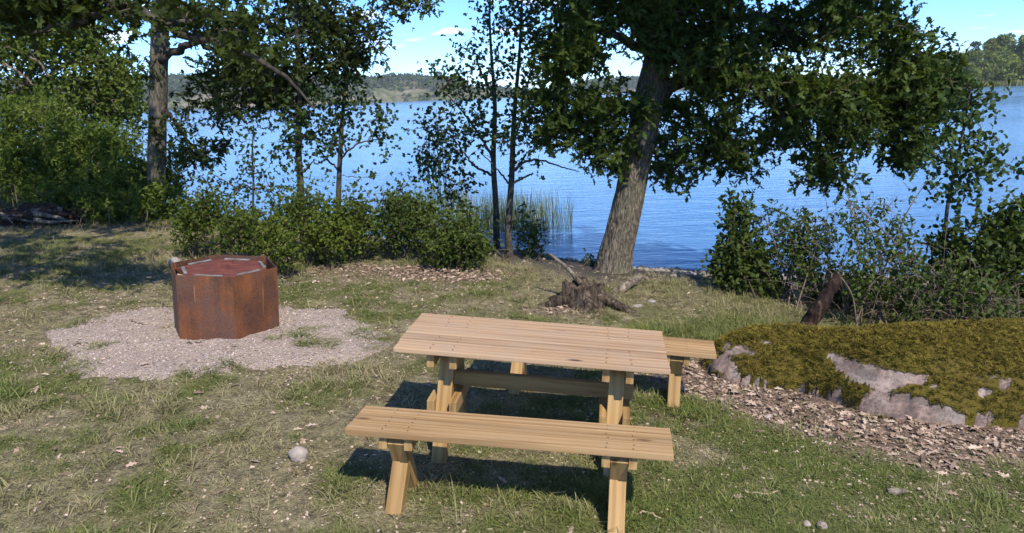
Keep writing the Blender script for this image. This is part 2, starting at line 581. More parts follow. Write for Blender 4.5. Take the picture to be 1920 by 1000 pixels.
c = mix(t, mrange(t, noise(t, v, 6, 4), 0.54, 0.68, 0.0, 0.4), c, (0.13, 0.08, 0.045))
bsdf(t, o, c, 0.9, bump(t, a, 0.8, 0.02), 0.15)
STUMP, t, o = new_mat('rotting_stump_wood')
v = coords(t, 'Object', (30, 30, 5))
a = noise(t, v, 1.0, 6, 0.7)
c = ramp(t, [(0.38, (0.022, 0.016, 0.012)), (0.52, (0.085, 0.063, 0.047)), (0.66, (0.21, 0.17, 0.135)), (0.8, (0.30, 0.265, 0.225))], a)
bsdf(t, o, c, 0.95, bump(t, a, 1.0, 0.03), 0.1)
DEAD_PALE, t, o = new_mat('bleached_wood')
v = coords(t, 'Object', (1, 1, 1), 9.0)
a = noise(t, v, 22, 5, 0.6)
bsdf(t, o, ramp(t, [(0.3, (0.28, 0.20, 0.12)), (0.7, (0.50, 0.41, 0.29))], a), 0.9, bump(t, a, 0.5, 0.008), 0.15)
ROT, t, o = new_mat('rotten_dark_wood')
v = coords(t, 'Object')
a = noise(t, coords(t, 'Object', (24, 24, 5)), 1.0, 6, 0.65)
c = ramp(t, [(0.38, (0.010, 0.007, 0.006)), (0.55, (0.040, 0.022, 0.015)), (0.75, (0.10, 0.06, 0.04))], a)
c = mix(t, mrange(t, noise(t, coords(t, 'Object', (6, 6, 2)), 1.0, 4), 0.60, 0.66, 0.0, 0.6), c, (0.26, 0.19, 0.14))
bsdf(t, o, c, 0.85, bump(t, a, 0.8, 0.02), 0.2)

# stones
def stone_material(name, a, b, c3, scale=8.0):
    m, t, o = new_mat(name)
    v = coords(t, 'Object', (1, 1, 1), 13.0)
    n1 = noise(t, v, scale, 6, 0.65)
    sp = noise(t, v, scale * 9, 3, 0.7)
    col = ramp(t, [(0.3, a), (0.5, b), (0.72, c3)], n1)
    col = mix(t, mrange(t, sp, 0.55, 0.72, 0.0, 0.4), col, (0.09, 0.085, 0.08))
    bsdf(t, o, col, 0.9, bump(t, n1, 0.6, 0.02), 0.2)
    return m


STONE = stone_material('grey_stone', (0.16, 0.14, 0.125), (0.30, 0.265, 0.24), (0.42, 0.37, 0.33))
STONE_PALE = stone_material('pale_stone', (0.16, 0.13, 0.115), (0.33, 0.27, 0.235), (0.45, 0.38, 0.33), 14.0)

# boulder: pink granite under a coat of moss, the coat given by the mesh
BOULDER, t, o = new_mat('mossy_granite')
v = coords(t, 'Object')
g1 = noise(t, v, 6, 6, 0.7)
gran = ramp(t, [(0.3, (0.09, 0.07, 0.064)), (0.46, (0.22, 0.155, 0.13)), (0.6, (0.36, 0.265, 0.225)), (0.78, (0.36, 0.315, 0.275))], g1)
gran = mix(t, mrange(t, noise(t, v, 2.6, 5, 0.6), 0.50, 0.62, 0.0, 0.4), gran, (0.30, 0.285, 0.255))
gran = mix(t, mrange(t, noise(t, v, 40, 4, 0.75), 0.50, 0.62, 0.0, 0.65), gran, (0.09, 0.075, 0.07))
gran = mix(t, mrange(t, noise(t, coords(t, 'Object', (2.0, 2.0, 7.0)), 2.0, 5, 0.7, 0.8), 0.40, 0.46, 0.55, 0.0), gran, (0.10, 0.085, 0.078))
m1 = noise(t, v, 4.5, 6, 0.65)
m2 = noise(t, v, 45, 4, 0.7)
mossc = ramp(t, [(0.25, (0.05, 0.042, 0.010)), (0.5, (0.125, 0.100, 0.018)), (0.7, (0.205, 0.162, 0.032))], math_(t, 'ADD', math_(t, 'MULTIPLY', m1, 0.6), math_(t, 'MULTIPLY', m2, 0.4)))
mossc = mix(t, mrange(t, noise(t, v, 2.2, 4, 0.6), 0.42, 0.62, 0.0, 0.6), mossc, (0.085, 0.062, 0.018))
mf = attr(t, 'moss')
fac = mrange(t, math_(t, 'ADD', mf, math_(t, 'MULTIPLY', math_(t, 'SUBTRACT', noise(t, v, 16, 5, 0.6), 0.5), 0.6)), 0.44, 0.56)
c = mix(t, fac, gran, mossc)
hh = math_(t, 'ADD', math_(t, 'MULTIPLY', fac, math_(t, 'ADD', math_(t, 'MULTIPLY', m2, 0.8), 0.5)), math_(t, 'MULTIPLY', g1, 0.4))
bsdf(t, o, c, 0.95, bump(t, hh, 0.8, 0.03), 0.12)

# ground sheet, steered by what grows and lies where
GROUND, t, o = new_mat('clearing_ground')
v = coords(t, 'Object')
n1 = noise(t, v, 1.3, 6, 0.6)
n2_ = noise(t, v, 9, 6, 0.75)
n3 = noise(t, v, 34, 4, 0.8)
soil = ramp(t, [(0.34, (0.050, 0.038, 0.030)), (0.45, (0.14, 0.115, 0.075)), (0.56, (0.30, 0.255, 0.155)), (0.70, (0.48, 0.41, 0.27))], math_(t, 'ADD', math_(t, 'MULTIPLY', n2_, 0.6), math_(t, 'MULTIPLY', n3, 0.4)))
green = ramp(t, [(0.3, (0.040, 0.046, 0.016)), (0.5, (0.125, 0.13, 0.05)), (0.68, (0.25, 0.22, 0.11))], math_(t, 'ADD', math_(t, 'MULTIPLY', n2_, 0.5), math_(t, 'MULTIPLY', n3, 0.5)))
c = mix(t, mrange(t, math_(t, 'ADD', attr(t, 'green'), math_(t, 'MULTIPLY', math_(t, 'SUBTRACT', n2_, 0.5), 0.9)), 0.30, 0.75, 0.0, 0.85), soil, green)
litt = ramp(t, [(0.32, (0.05, 0.034, 0.027)), (0.5, (0.17, 0.115, 0.09)), (0.68, (0.36, 0.265, 0.21))], n3)
c = mix(t, attr(t, 'litter'), c, litt)
mud = ramp(t, [(0.3, (0.035, 0.03, 0.026)), (0.55, (0.085, 0.075, 0.065)), (0.8, (0.19, 0.175, 0.155))], n3)
c = mix(t, attr(t, 'shore'), c, mud)
bsdf(t, o, c, 0.95, bump(t, math_(t, 'ADD', n2_, n3), 0.9, 0.03), 0.1)

GRAVEL, t, o = new_mat('pink_gravel')
v = coords(t, 'Object')
n1 = noise(t, v, 2.0, 5, 0.6)
n2_ = noise(t, v, 26, 5, 0.75)
vr = voro(t, v, 75, 'F1', 'Color')
c = ramp(t, [(0.30, (0.23, 0.178, 0.148)), (0.46, (0.42, 0.338, 0.29)), (0.7, (0.56, 0.475, 0.415))], math_(t, 'ADD', math_(t, 'MULTIPLY', n2_, 0.7), math_(t, 'MULTIPLY', n1, 0.3)))
c = mix(t, 0.35, c, mix(t, 1.0, c, ramp(t, [(0, (0.5, 0.42, 0.42)), (1, (1.35, 1.3, 1.3))], vr), 'MULTIPLY'))
c = mix(t, mrange(t, n1, 0.50, 0.66, 0.0, 0.5), c, (0.35, 0.28, 0.225))
bsdf(t, o, c, 0.95, bump(t, math_(t, 'ADD', n2_, voro(t, v, 75)), 0.9, 0.02), 0.15)
PEBBLE, t, o = new_mat('gravel_stone')
oi = t.nodes.new('ShaderNodeObjectInfo')
bsdf(t, o, ramp(t, [(0, (0.17, 0.13, 0.12)), (0.6, (0.36, 0.29, 0.27)), (1, (0.52, 0.45, 0.42))], oi.outputs['Random']), 0.9)

# water
WATER, t, o = new_mat('lake_water')
v = coords(t, 'Object')
wn = nd(t, 'ShaderNodeMapping'); wn.inputs['Scale'].default_value = (0.55, 1.6, 1)
wn.inputs['Rotation'].default_value = (0, 0, 0.16)
t.links.new(v, wn.inputs['Vector'])
w1 = noise(t, wn.outputs[0], 1.3, 4, 0.6, 0.3)
w2 = noise(t, wn.outputs[0], 5.0, 3, 0.55, 0.2)
wl = nd(t, 'ShaderNodeMapping'); wl.inputs['Scale'].default_value = (0.006, 0.05, 1)
t.links.new(v, wl.inputs['Vector'])
w3 = noise(t, wl.outputs[0], 1.0, 4, 0.6)
hgt = math_(t, 'ADD', math_(t, 'MULTIPLY', w1, 1.0), math_(t, 'MULTIPLY', w2, 0.32))
bn_ = nd(t, 'ShaderNodeBump', i_Distance=0.07)
t.links.new(hgt, bn_.inputs['Height'])
t.links.new(mrange(t, w3, 0.38, 0.62, 0.36, 0.10), bn_.inputs['Strength'])
nb = bn_.outputs['Normal']
body = ramp(t, [(0.38, (0.055, 0.140, 0.29)), (0.62, (0.115, 0.225, 0.375))], w3)
p = bsdf(t, o, body, mrange(t, w3, 0.35, 0.65, 0.10, 0.22), nb, 0.5)
p.inputs['IOR'].default_value = 1.33

# foliage
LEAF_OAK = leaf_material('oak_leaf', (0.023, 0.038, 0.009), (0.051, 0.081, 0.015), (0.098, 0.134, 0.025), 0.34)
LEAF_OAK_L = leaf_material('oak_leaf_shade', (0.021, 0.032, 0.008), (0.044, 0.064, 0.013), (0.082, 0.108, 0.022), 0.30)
LEAF_ALDER = leaf_material('alder_leaf', (0.022, 0.042, 0.014), (0.045, 0.078, 0.022), (0.08, 0.12, 0.035), 0.28)
LEAF_HEDGE = leaf_material('blueberry_leaf', (0.034, 0.052, 0.010), (0.088, 0.122, 0.018), (0.18, 0.215, 0.034), 0.34)
LEAF_DARK = leaf_material('shrub_leaf', (0.028, 0.043, 0.010), (0.060, 0.088, 0.018), (0.115, 0.145, 0.030), 0.30)
LEAF_YELLOW = leaf_material('maple_leaf', (0.042, 0.070, 0.014), (0.092, 0.130, 0.024), (0.17, 0.205, 0.042), 0.34)
LEAF_FEATHER = leaf_material('juniper_leaf', (0.040, 0.072, 0.014), (0.095, 0.138, 0.022), (0.17, 0.205, 0.036), 0.3)
LEAF_BRAMBLE = leaf_material('bramble_leaf', (0.032, 0.054, 0.012), (0.070, 0.106, 0.022), (0.13, 0.165, 0.040), 0.30)
LEAF_FAR = leaf_material('far_leaf', (0.07, 0.105, 0.024), (0.16, 0.205, 0.045), (0.29, 0.31, 0.08), 0.25)
LEAF_PINE = leaf_material('far_pine_needle', (0.03, 0.05, 0.022), (0.055, 0.08, 0.032), (0.09, 0.11, 0.045), 0.05)
REED = leaf_material('reed_blade', (0.10, 0.13, 0.04), (0.17, 0.19, 0.065), (0.27, 0.26, 0.11), 0.25)
DRY_LEAF, t, o = new_mat('dry_leaf')
f = attr(t, 'rnd')
c = ramp(t, [(0, (0.09, 0.056, 0.038)), (0.35, (0.23, 0.155, 0.112)), (0.65, (0.39, 0.28, 0.215)), (1.0, (0.55, 0.44, 0.345))], f)
bsdf(t, o, c, 0.8, spec=0.2)
MOSS_T, t, o = new_mat('moss_tuft')
oi = t.nodes.new('ShaderNodeObjectInfo')
c = ramp(t, [(0, (0.05, 0.038, 0.010)), (0.5, (0.12, 0.097, 0.017)), (1, (0.225, 0.178, 0.035))], oi.outputs['Random'])
bsdf(t, o, c, 0.9, spec=0.1)
GRASS, t, o = new_mat('grass_blade')
oi = t.nodes.new('ShaderNodeObjectInfo')
gcol = ramp(t, [(0, (0.085, 0.125, 0.026)), (0.5, (0.145, 0.175, 0.044)), (1, (0.22, 0.225, 0.07))], oi.outputs['Random'])
scol = ramp(t, [(0, (0.25, 0.205, 0.105)), (1, (0.46, 0.39, 0.235))], oi.outputs['Random'])
c = mix(t, attr(t, 'tint', 'INSTANCER'), gcol, scol)
p = bsdf(t, o, c, 0.6, spec=0.25)
tr = t.nodes.new('ShaderNodeBsdfTranslucent'); t.links.new(c, tr.inputs['Color'])
ms = t.nodes.new('ShaderNodeMixShader'); ms.inputs[0].default_value = 0.25
t.links.new(p.outputs[0], ms.inputs[1]); t.links.new(tr.outputs[0], ms.inputs[2]); t.links.new(ms.outputs[0], o.inputs['Surface'])
# far hills
HILL, t, o = new_mat('rocky_hill')
v = coords(t, 'Object')
a = noise(t, v, 0.03, 6, 0.7)
b = noise(t, v, 0.16, 5, 0.75)
c = ramp(t, [(0.42, (0.060, 0.080, 0.034)), (0.49, (0.13, 0.135, 0.072)), (0.56, (0.20, 0.165, 0.13)), (0.64, (0.30, 0.25, 0.21))], math_(t, 'ADD', math_(t, 'MULTIPLY', a, 0.55), math_(t, 'MULTIPLY', b, 0.45)))
bsdf(t, o, c, 0.95, spec=0.1)
HILL_G, t, o = new_mat('grassy_bank')
v = coords(t, 'Object')
bsdf(t, o, ramp(t, [(0.3, (0.06, 0.075, 0.03)), (0.7, (0.15, 0.16, 0.07))], noise(t, v, 0.1, 5)), 0.95, spec=0.1)

# ------------------------------------------------------------------ ground, lake, far shores
PIT_C = np.array([-2.745, 6.855])
PAD_C = on_ground(405, 632)
ROCK_C = np.array([3.05, 5.66])


def pad_r(th):
    e = 1 / np.sqrt((np.cos(th) / 1.66) ** 2 + (np.sin(th) / 1.02) ** 2)
    return e * (0.78 + 0.44 * noise3(np.stack([np.cos(th) * 2.6 + 5, np.sin(th) * 2.6 + 5, 0 * th], -1), 21)) + (noise3(np.stack([np.cos(th) * 14, np.sin(th) * 14, 0 * th + 2], -1), 22) - 0.5) * 0.22


def pad_mask(x, y):
    """1 inside the gravel patch"""
    dx, dy = np.asarray(x) - PAD_C[0], np.asarray(y) - PAD_C[1]
    th = np.arctan2(dy, dx)
    return sst(1.02, 0.80, np.hypot(dx, dy) / pad_r(th) + 0.5 * (n2(x, y, 2.6, 23, 3) - 0.5))


def rock_rho(x, y):
    """<1 inside the footprint of the mossy boulder"""
    dx, dy = np.asarray(x) - ROCK_C[0], np.asarray(y) - ROCK_C[1]
    a = -0.20
    u = dx * math.cos(a) + dy * math.sin(a); w = -dx * math.sin(a) + dy * math.cos(a)
    r1 = ((np.abs(u + 0.62) / 0.86) ** 2.6 + (np.abs(w - 0.20) / 0.50) ** 2.4) ** 0.4
    r2 = ((np.abs(u - 0.62) / 1.50) ** 2.8 + (np.abs(w + 0.02) / 0.66) ** 2.4) ** 0.4
    return r1, r2


def litter_mask(x, y):
    r1, r2 = rock_rho(x, y)
    r = np.minimum(r1, r2)
    n = n2(x, y, 1.8, 31, 4) - 0.5
    a = sst(2.15, 1.40, r + n * 1.8) * sst(6.9, 6.0, np.asarray(y) + 0 * n)
    # under the shrubs behind the fire pit
    b = sst(0.62, 0.2, np.hypot((np.asarray(x) + 1.2) / 2.4, (np.asarray(y) - 9.3) / 1.3) - n * 0.8) * 0.9
    c = sst(0.8, 0.25, np.hypot((np.asarray(x) - 0.62) / 0.9, (np.asarray(y) - 7.7) / 0.5) - n * 0.7) * 0.8
    d = sst(0.7, 0.2, np.hypot((np.asarray(x) - 0.35) / 0.75, (np.asarray(y) - 3.35) / 0.35) - n * 0.9) * 0.85
    return np.clip(np.maximum(np.maximum(a, b), np.maximum(c, d)), 0, 1)


def shore_mask(x, y):
    d = shore_y(x) - np.asarray(y)
    n = n2(x, y, 1.0, 41, 3) - 0.5
    return sst(3.5, 2.3, d + n * 2.4) * sst(-6.5, -4, x)


def green_mask(x, y):
    x = np.asarray(x, float); y = np.asarray(y, float)
    n = n2(x, y, 0.75, 51, 4) * 0.5 + n2(x, y, 4.2, 57, 3) * 0.5
    g = sst(0.41, 0.57, n + 0.085 * np.tanh((x - 0.3) * 1.1) + 0.03 * sst(6, 8, y) - 0.05 * sst(4.6, 3.0, y) * sst(0.2, -1, x))
    # trodden earth under the table, worn patches to the left of it
    w = np.exp(-(((x + 0.85) / 0.5) ** 2 + ((y - 4.9) / 0.28) ** 2)) * 0.9 + np.exp(-(((x - 0.2) / 0.7) ** 2 + ((y - 4.35) / 0.22) ** 2)) * 0.35
    w = w + np.exp(-(((x + 3.3) / 0.5) ** 2 + ((y - 4.6) / 0.2) ** 2)) * 0.8
    # thin and dry towards the water
    w = w + 0.62 * sst(6.6, 8.2, y) * sst(-1.0, 0.6, x) * sst(0.30, 0.62, n2(x, y, 1.3, 58, 3) + 0.1)
    g = np.maximum(g, 0.75 * sst(0.56, 0.64, n2(x, y, 1.9, 59, 3)))
    return np.clip(g - w, 0, 1) * (1 - 0.9 * litter_mask(x, y)) * (1 - shore_mask(x, y))


def axis_pts(segs):
    out_ = [segs[0][0]]
    for a, b, st in segs:
        k = max(1, int(round((b - a) / st)))
        out_ += list(np.linspace(a, b, k + 1)[1:])
    return np.array(out_)


gx = axis_pts([(-1600, -400, 200), (-400, -60, 34), (-60, -20, 4), (-20, -9, 0.4), (-9, 7.5, 0.065), (7.5, 20, 0.5), (20, 60, 4), (60, 400, 34), (400, 1600, 200)])
gy = axis_pts([(-400, -40, 60), (-40, -4, 4), (-4, 2, 0.4), (2, 13.5, 0.065), (13.5, 30, 0.4), (30, 60, 3), (60, 400, 34), (400, 2400, 250)])
X, Y = np.meshgrid(gx, gy)
Z = gz(X, Y)
nx, ny = len(gx), len(gy)
V = np.stack([X, Y, Z], -1).reshape(-1, 3)
ii = (np.arange(ny - 1)[:, None] * nx + np.arange(nx - 1)[None]).ravel()
F = np.stack([ii, ii + 1, ii + nx + 1, ii + nx], -1)
fx, fy = V[:, 0], V[:, 1]
# micro relief of the turf
near = sst(14, 9, fy) * sst(1, 2, fy)
V[:, 2] += near * (n2(fx, fy, 9.0, 61, 2) - 0.5) * 0.035
me = mesh_np('ground', V, F, GROUND, dict(green=green_mask(fx, fy), litter=litter_mask(fx, fy), shore=shore_mask(fx, fy)), smooth=True)
ground = tag(link('ground', me), kind='structure')

me = mesh_np('lake', np.array([[-1650, -300, WL], [1650, -300, WL], [1650, 2380, WL], [-1650, 2380, WL]]), np.array([[0, 1, 2, 3]]), WATER)
lake = tag(link('lake', me), kind='structure')

# gravel patch around the fire pit
nr, nt = 26, 220
th = np.linspace(0, 2 * np.pi, nt, endpoint=False)
rr_ = np.linspace(0, 1, nr + 1)[1:]
R_ = pad_r(th)
px_ = PAD_C[0] + rr_[:, None] * R_[None] * np.cos(th)[None]
py_ = PAD_C[1] + rr_[:, None] * R_[None] * np.sin(th)[None]


def pad_h(x, y, q):
    return 0.030 * sst(1.0, 0.80, q) - 0.022 * sst(0.94, 1.0, q) + (n2(x, y, 9.0, 61, 2) - 0.5) * 0.035 + (n2(x, y, 5.0, 71, 3) - 0.5) * 0.03 * sst(1.0, 0.8, q)


pz_ = gz(px_, py_) + pad_h(px_, py_, np.repeat(rr_[:, None], nt, 1))
V = np.concatenate([[[PAD_C[0], PAD_C[1], float(gz(PAD_C[0], PAD_C[1])) + 0.03]], np.stack([px_, py_, pz_], -1).reshape(-1, 3)])
F = []
for j in range(nt):
    j2 = (j + 1) % nt
    F.append((0, 1 + j, 1 + j2, 1 + j2))
F = [(0, 1 + j, 1 + (j + 1) % nt) for j in range(nt)]
for i in range(nr - 1):
    for j in range(nt):
        j2 = (j + 1) % nt
        F.append((1 + i * nt + j, 1 + (i + 1) * nt + j, 1 + (i + 1) * nt + j2, 1 + i * nt + j2))
me = bpy.data.meshes.new('gravel_patch')
me.from_pydata(V.tolist(), [], F)
me.materials.append(GRAVEL)
for p_ in me.polygons: p_.use_smooth = True
pad = tag(link('gravel_patch', me), kind='structure')


def pad_surface(x, y):
    dx_, dy_ = x - PAD_C[0], y - PAD_C[1]
    q = np.hypot(dx_, dy_) / pad_r(np.arctan2(dy_, dx_))
    return gz(x, y) + np.where(q < 1, pad_h(x, y, q), (n2(x, y, 9.0, 61, 2) - 0.5) * 0.035 * near_f(y))


def near_f(y):
    return sst(14, 9, y) * sst(1, 2, y)


def surf(x, y):
    """height of the ground as seen, relief included"""
    x = np.asarray(x, float); y = np.asarray(y, float)
    return pad_surface(x, y)


# far hills ---------------------------------------------------------------
def ridge(name, mat, prof, Y0, depth, wl_px, n=220, m=26, seed=0, extend=0.0, rough=0.25):
    """a hill whose skyline passes through the given points (photo px) at distance Y0..Y0+depth"""
    P = np.array([at(px, py, Y0 + depth * 0.55) for px, py in prof])
    xs = np.linspace(P[0, 0], P[-1, 0], n)
    hs = np.interp(xs, P[:, 0], P[:, 2] - WL)
    v = np.linspace(0, 1, m)
    XX = np.repeat(xs[None], m, 0)
    YY = Y0 + depth * v[:, None] + (fbm(np.stack([xs / 90, 0 * xs, 0 * xs + seed], -1), 4, seed) - 0.5)[None] * depth * 0.35
    shape = np.sin(np.clip(v / 0.55, 0, 1) * np.pi / 2) ** 0.8 * np.cos(np.clip((v - 0.55) / 0.45, 0, 1) * np.pi / 2)
    ZZ = WL - 0.5 + shape[:, None] * (hs[None] + 0.5) * (1 + rough * (fbm(np.stack([XX / 40, YY / 40, 0 * XX], -1), 5, seed + 3) - 0.5) * sst(1.02, 0.6, v)[:, None])
    V = np.stack([XX, np.broadcast_to(YY, XX.shape), ZZ], -1).reshape(-1, 3)
    ii = (np.arange(m - 1)[:, None] * n + np.arange(n - 1)[None]).ravel()
    F = np.stack([ii, ii + 1, ii + n + 1, ii + n], -1)
    o = link(name, mesh_np(name, V, F, mat, smooth=True))
    tag(o, kind='structure')
    return V.reshape(m, n, 3)


def crown_cards(pos, hgt, wid, per, rng, leaf, conical=False):
    """leafy clumps for far trees, every clump its own small face"""
    n = len(pos)
    u = rng.random((n, per)); a = rng.random((n, per)) * 2 * np.pi
    if conical:
        rad = (1 - u) * 0.5 * np.sqrt(rng.random((n, per)))
    else:
        rad = 0.5 * np.sqrt(np.clip(1 - (2 * u - 1) ** 2, 0, 1)) * np.sqrt(0.25 + 0.75 * rng.random((n, per)))
    P = np.stack([pos[:, None, 0] + rad * np.cos(a) * wid[:, None], pos[:, None, 1] + rad * np.sin(a) * wid[:, None], pos[:, None, 2] + hgt[:, None] * (0.12 + 0.88 * u)], -1).reshape(-1, 3)
    N = len(P)
    rn = np.clip(np.repeat(rng.random(n), per) * 0.55 + 0.45 * rng.random(N), 0, 1)
    return leaf_mesh(P, rand_unit(N, 0.1, rng), rand_unit(N, 0.5, rng), leaf * (0.6 + 0.8 * rng.random(N)), [(0, .38), (1, .30)], rn, 0.1, 0.1)


hill_l = ridge('far_hill', HILL, [(-420, 196), (-100, 168), (120, 152), (270, 150), (340, 147), (420, 150), (560, 146), (690, 148), (760, 144), (830, 149), (900, 163), (960, 172), (1010, 176), (1060, 181)], 820, 260, 190, seed=2)
hill_m = ridge('far_hill', HILL, [(985, 184), (1030, 176), (1070, 166), (1110, 157), (1160, 151), (1260, 152), (1400, 158), (1550, 165), (1700, 168)], 1150, 260, 180, n=120, seed=6)
rng = np.random.default_rng(11)
sel = hill_l[2:17].reshape(-1, 3)
k = rng.integers(0, len(sel), 11000)
P = sel[k] + rng.normal(size=(len(k), 3)) * np.array([3.0, 6.0, 0.0])
dens = n2(P[:, 0], P[:, 1], 0.02, 81, 4) + 0.20 * sst(10, 26, P[:, 2])
P = P[dens > 0.47]
P[:, 2] -= 0.6
Vl = crown_cards(P, 2.2 + 3.0 * rng.random(len(P)), 3.0 + 2.4 * rng.random(len(P)), 6, rng, 2.3)
sel = hill_m[2:16].reshape(-1, 3)
P2 = sel[rng.integers(0, len(sel), 4500)] + rng.normal(size=(4500, 3)) * np.array([5.0, 8.0, 0.0])
P2[:, 2] -= 0.5
Vm = crown_cards(P2, 4 + 4 * rng.random(len(P2)), 4 + 2 * rng.random(len(P2)), 8, rng, 2.8)
sel = hill_l[0:6].reshape(-1, 3)
P3 = sel[rng.integers(0, len(sel), 9000)] + rng.normal(size=(9000, 3)) * np.array([3.0, 3.0, 0.0])
P3 = P3[n2(P3[:, 0], P3[:, 2] * 4, 0.03, 85, 4) > 0.50]
P3[:, 2] += RNG.normal(size=len(P3)) * 1.5 - 0.5
Vs_ = crown_cards(P3, 1.6 + 2.4 * rng.random(len(P3)), 2.0 + 2.0 * rng.random(len(P3)), 7, rng, 1.7)
V, F = merge([(Vl[0], Vl[1]), (Vm[0], Vm[1]), (Vs_[0], Vs_[1])])
me = mesh_np('far_forest', V, F, LEAF_PINE, dict(rnd=np.concatenate([Vl[2], Vm[2], np.clip(Vs_[2] + 0.3, 0, 1)])))
tag(link('far_forest', me), 'dark green woods scattered over the far rocky hills', 'forest', kind='stuff')

# wooded point on the right ------------------------------------------------
hill_r = ridge('wooded_point', HILL_G, [(1640, 150), (1720, 146), (1800, 128), (1870, 112), (1930, 112), (2020, 110), (2200, 108), (2500, 125)], 255, 90, 155, n=90, m=16, seed=9, rough=0.1)


def far_tree_proto(seed, conif):
    rng = np.random.default_rng(seed)
    hgt = 9.0
    lobes = 9 if not conif else 5
    P = []
    for q in range(lobes):
        u = rng.random()
        c = np.array([rng.normal() * 1.5, rng.normal() * 1.5, 2.2 + 5.2 * u]) if not conif else np.array([rng.normal() * 0.6, rng.normal() * 0.6, 3.6 + 5.0 * u])
        r = (1.4 + 0.9 * rng.random()) * (1 - 0.35 * u)
        d = rand_unit(150, 0.25, rng) * (r * (0.55 + 0.5 * rng.random((150, 1))))
        P.append(c + d)
    P = np.concatenate(P)
    P = np.concatenate([P, np.stack([rng.normal(size=260) * 1.7, rng.normal(size=260) * 1.7, 0.1 + 3.2 * rng.random(260)], -1)])
    N = len(P)
    rn = np.clip(0.5 * noise3(P * 0.9, seed) + 0.5 * rng.random(N), 0, 1)
    Vv, Ff, rv = leaf_mesh(P, rand_unit(N, 0.1, rng), rand_unit(N, 0.6, rng), 0.38 + 0.35 * rng.random(N), [(0, .12), (.5, .45), (1, .1)], rn)
    crown = mesh_np('crown', Vv, Ff, LEAF_FAR if not conif else LEAF_PINE, dict(rnd=rv))
    tv, tf = tube([(0, 0, -1.0), (0.1, 0, 2.5), (-0.1, 0.1, 5.5), (0.1, 0, 7.5)], [0.26, 0.2, 0.13, 0.05], 7)
    return crown, mesh_np('trunk', tv, tf, BARK_GREY)


protos = [far_tree_proto(100 + i, i == 3) for i in range(4)]
rng = np.random.default_rng(5)
m_, n_, _ = hill_r.shape
for row, (cnt, lab) in enumerate([(34, 'leafy tree in the front row along the wooded point'), (34, 'taller tree in the rear rows of the wooded point')]):
    for k in range(cnt):
        c_ = (k + rng.random()) / cnt
        P = hill_r[(1 if row == 0 else 6) + rng.integers(0, 2 if row == 0 else 3), int(np.clip(0.04 + 0.86 * c_, 0, 1) * (n_ - 1))]
        pr = protos[rng.integers(0, 4) if row else rng.integers(0, 3)]
        e = empty('wooded_point_tree', P, lab, 'tree', 'trees on the wooded point across the water')
        sc = (0.75 + 0.45 * rng.random()) * (1.0 if row == 0 else 1.12)
        e.scale = (sc * (0.95 + 0.3 * rng.random()), sc, sc)
        e.rotation_euler = (0, 0, rng.random() * 6.28)
        link('crown', pr[0], e); link('trunk', pr[1], e)
# reed belt at its foot
rng = np.random.default_rng(8)
sel = hill_r[0]
i_ = rng.integers(0, len(sel), 5000)
P = sel[i_] + np.stack([rng.normal(size=5000) * 1.2, -rng.random(5000) * 8 + 2, np.zeros(5000)], -1)
P[:, 2] = WL - 0.1
Vv, Ff, rv = leaf_mesh(P, rand_unit(5000, 6, rng), rand_unit(5000, 0, rng), 1.2 + 0.9 * rng.random(5000), [(0, .12), (.5, .14), (1, .05)], 0.4 + 0.6 * rng.random(5000), 0.05, 0)
tag(link('far_reeds', mesh_np('far_reeds', Vv, Ff, REED, dict(rnd=rv))), 'pale reed belt along the foot of the wooded point', 'reeds', kind='stuff')

# ------------------------------------------------------------------ trees and shrubs
def blob_tips(blobs, rng, seed=0, gap=0.0, gscale=1.6, dens=1.0):
    out_ = []
    for (px, py, rx, ry, Yb, dY, n) in blobs:
        n = max(3, int(n * dens))
        if isinstance(rx, tuple):                    # given in metres: centre (px, py, ry), radii rx
            p = np.array([px, py, ry]) + rand_unit(n, 0, rng) * (rng.random((n, 1)) ** 0.42) * np.array(rx)
            if gap:
                p = p[noise3(p * gscale, seed + 3) > gap]
            out_.append(p)
            continue
        c = at(px, py, Yb)
        k = Yb * 1.03 / FPX
        d = rand_unit(n, 0, rng) * (rng.random((n, 1)) ** 0.42)
        p = c + d * np.array([rx * k, dY, ry * k])
        if gap:
            p = p[noise3(p * gscale, seed + 3) > gap]
        out_.append(p)
    return np.concatenate(out_)


def connect(nodes0, tips, rng, K=5, wob=0.10, droop=0.06):
    """join every tip to the nearest branch already grown; returns polylines and how much each carries"""
    nodes = [np.asarray(nodes0)]
    owner = [np.full(len(nodes0), -1)]
    N = np.asarray(nodes0); O = owner[0]
    d0 = np.min(np.linalg.norm(tips[:, None] - N[None, ::max(1, len(N) // 60)], axis=2), axis=1)
    order = np.argsort(d0)
    cap_ = len(N) + len(tips) * (K - 1)
    NB = np.empty((cap_, 3)); OB = np.empty(cap_, int)
    cnt = len(N); NB[:cnt] = N; OB[:cnt] = O
    paths = np.empty((len(tips), K, 3)); par = np.empty(len(tips), int)
    t = np.linspace(0, 1, K)[:, None]
    for q, i in enumerate(order):
        tp = tips[i]
        dd = NB[:cnt] - tp
        j = int(np.argmin((dd * dd).sum(1) + 0.10 * np.maximum(0, dd[:, 2]) ** 2))
        a = NB[j]
        L = np.linalg.norm(tp - a)
        w = rng.normal(size=(K, 3)) * wob * L * (t * (1 - t) * 4) * 0.5
        p = a * (1 - t) + tp * t + w
        p[:, 2] += (droop * L * 4 * t * (1 - t))[:, 0]
        paths[q] = p; par[q] = OB[j]
        NB[cnt:cnt + K - 1] = p[1:]; OB[cnt:cnt + K - 1] = q
        cnt += K - 1
    load = np.ones(len(tips))
    for q in range(len(tips) - 1, -1, -1):
        if par[q] >= 0: load[par[q]] += load[q]
    return paths, load


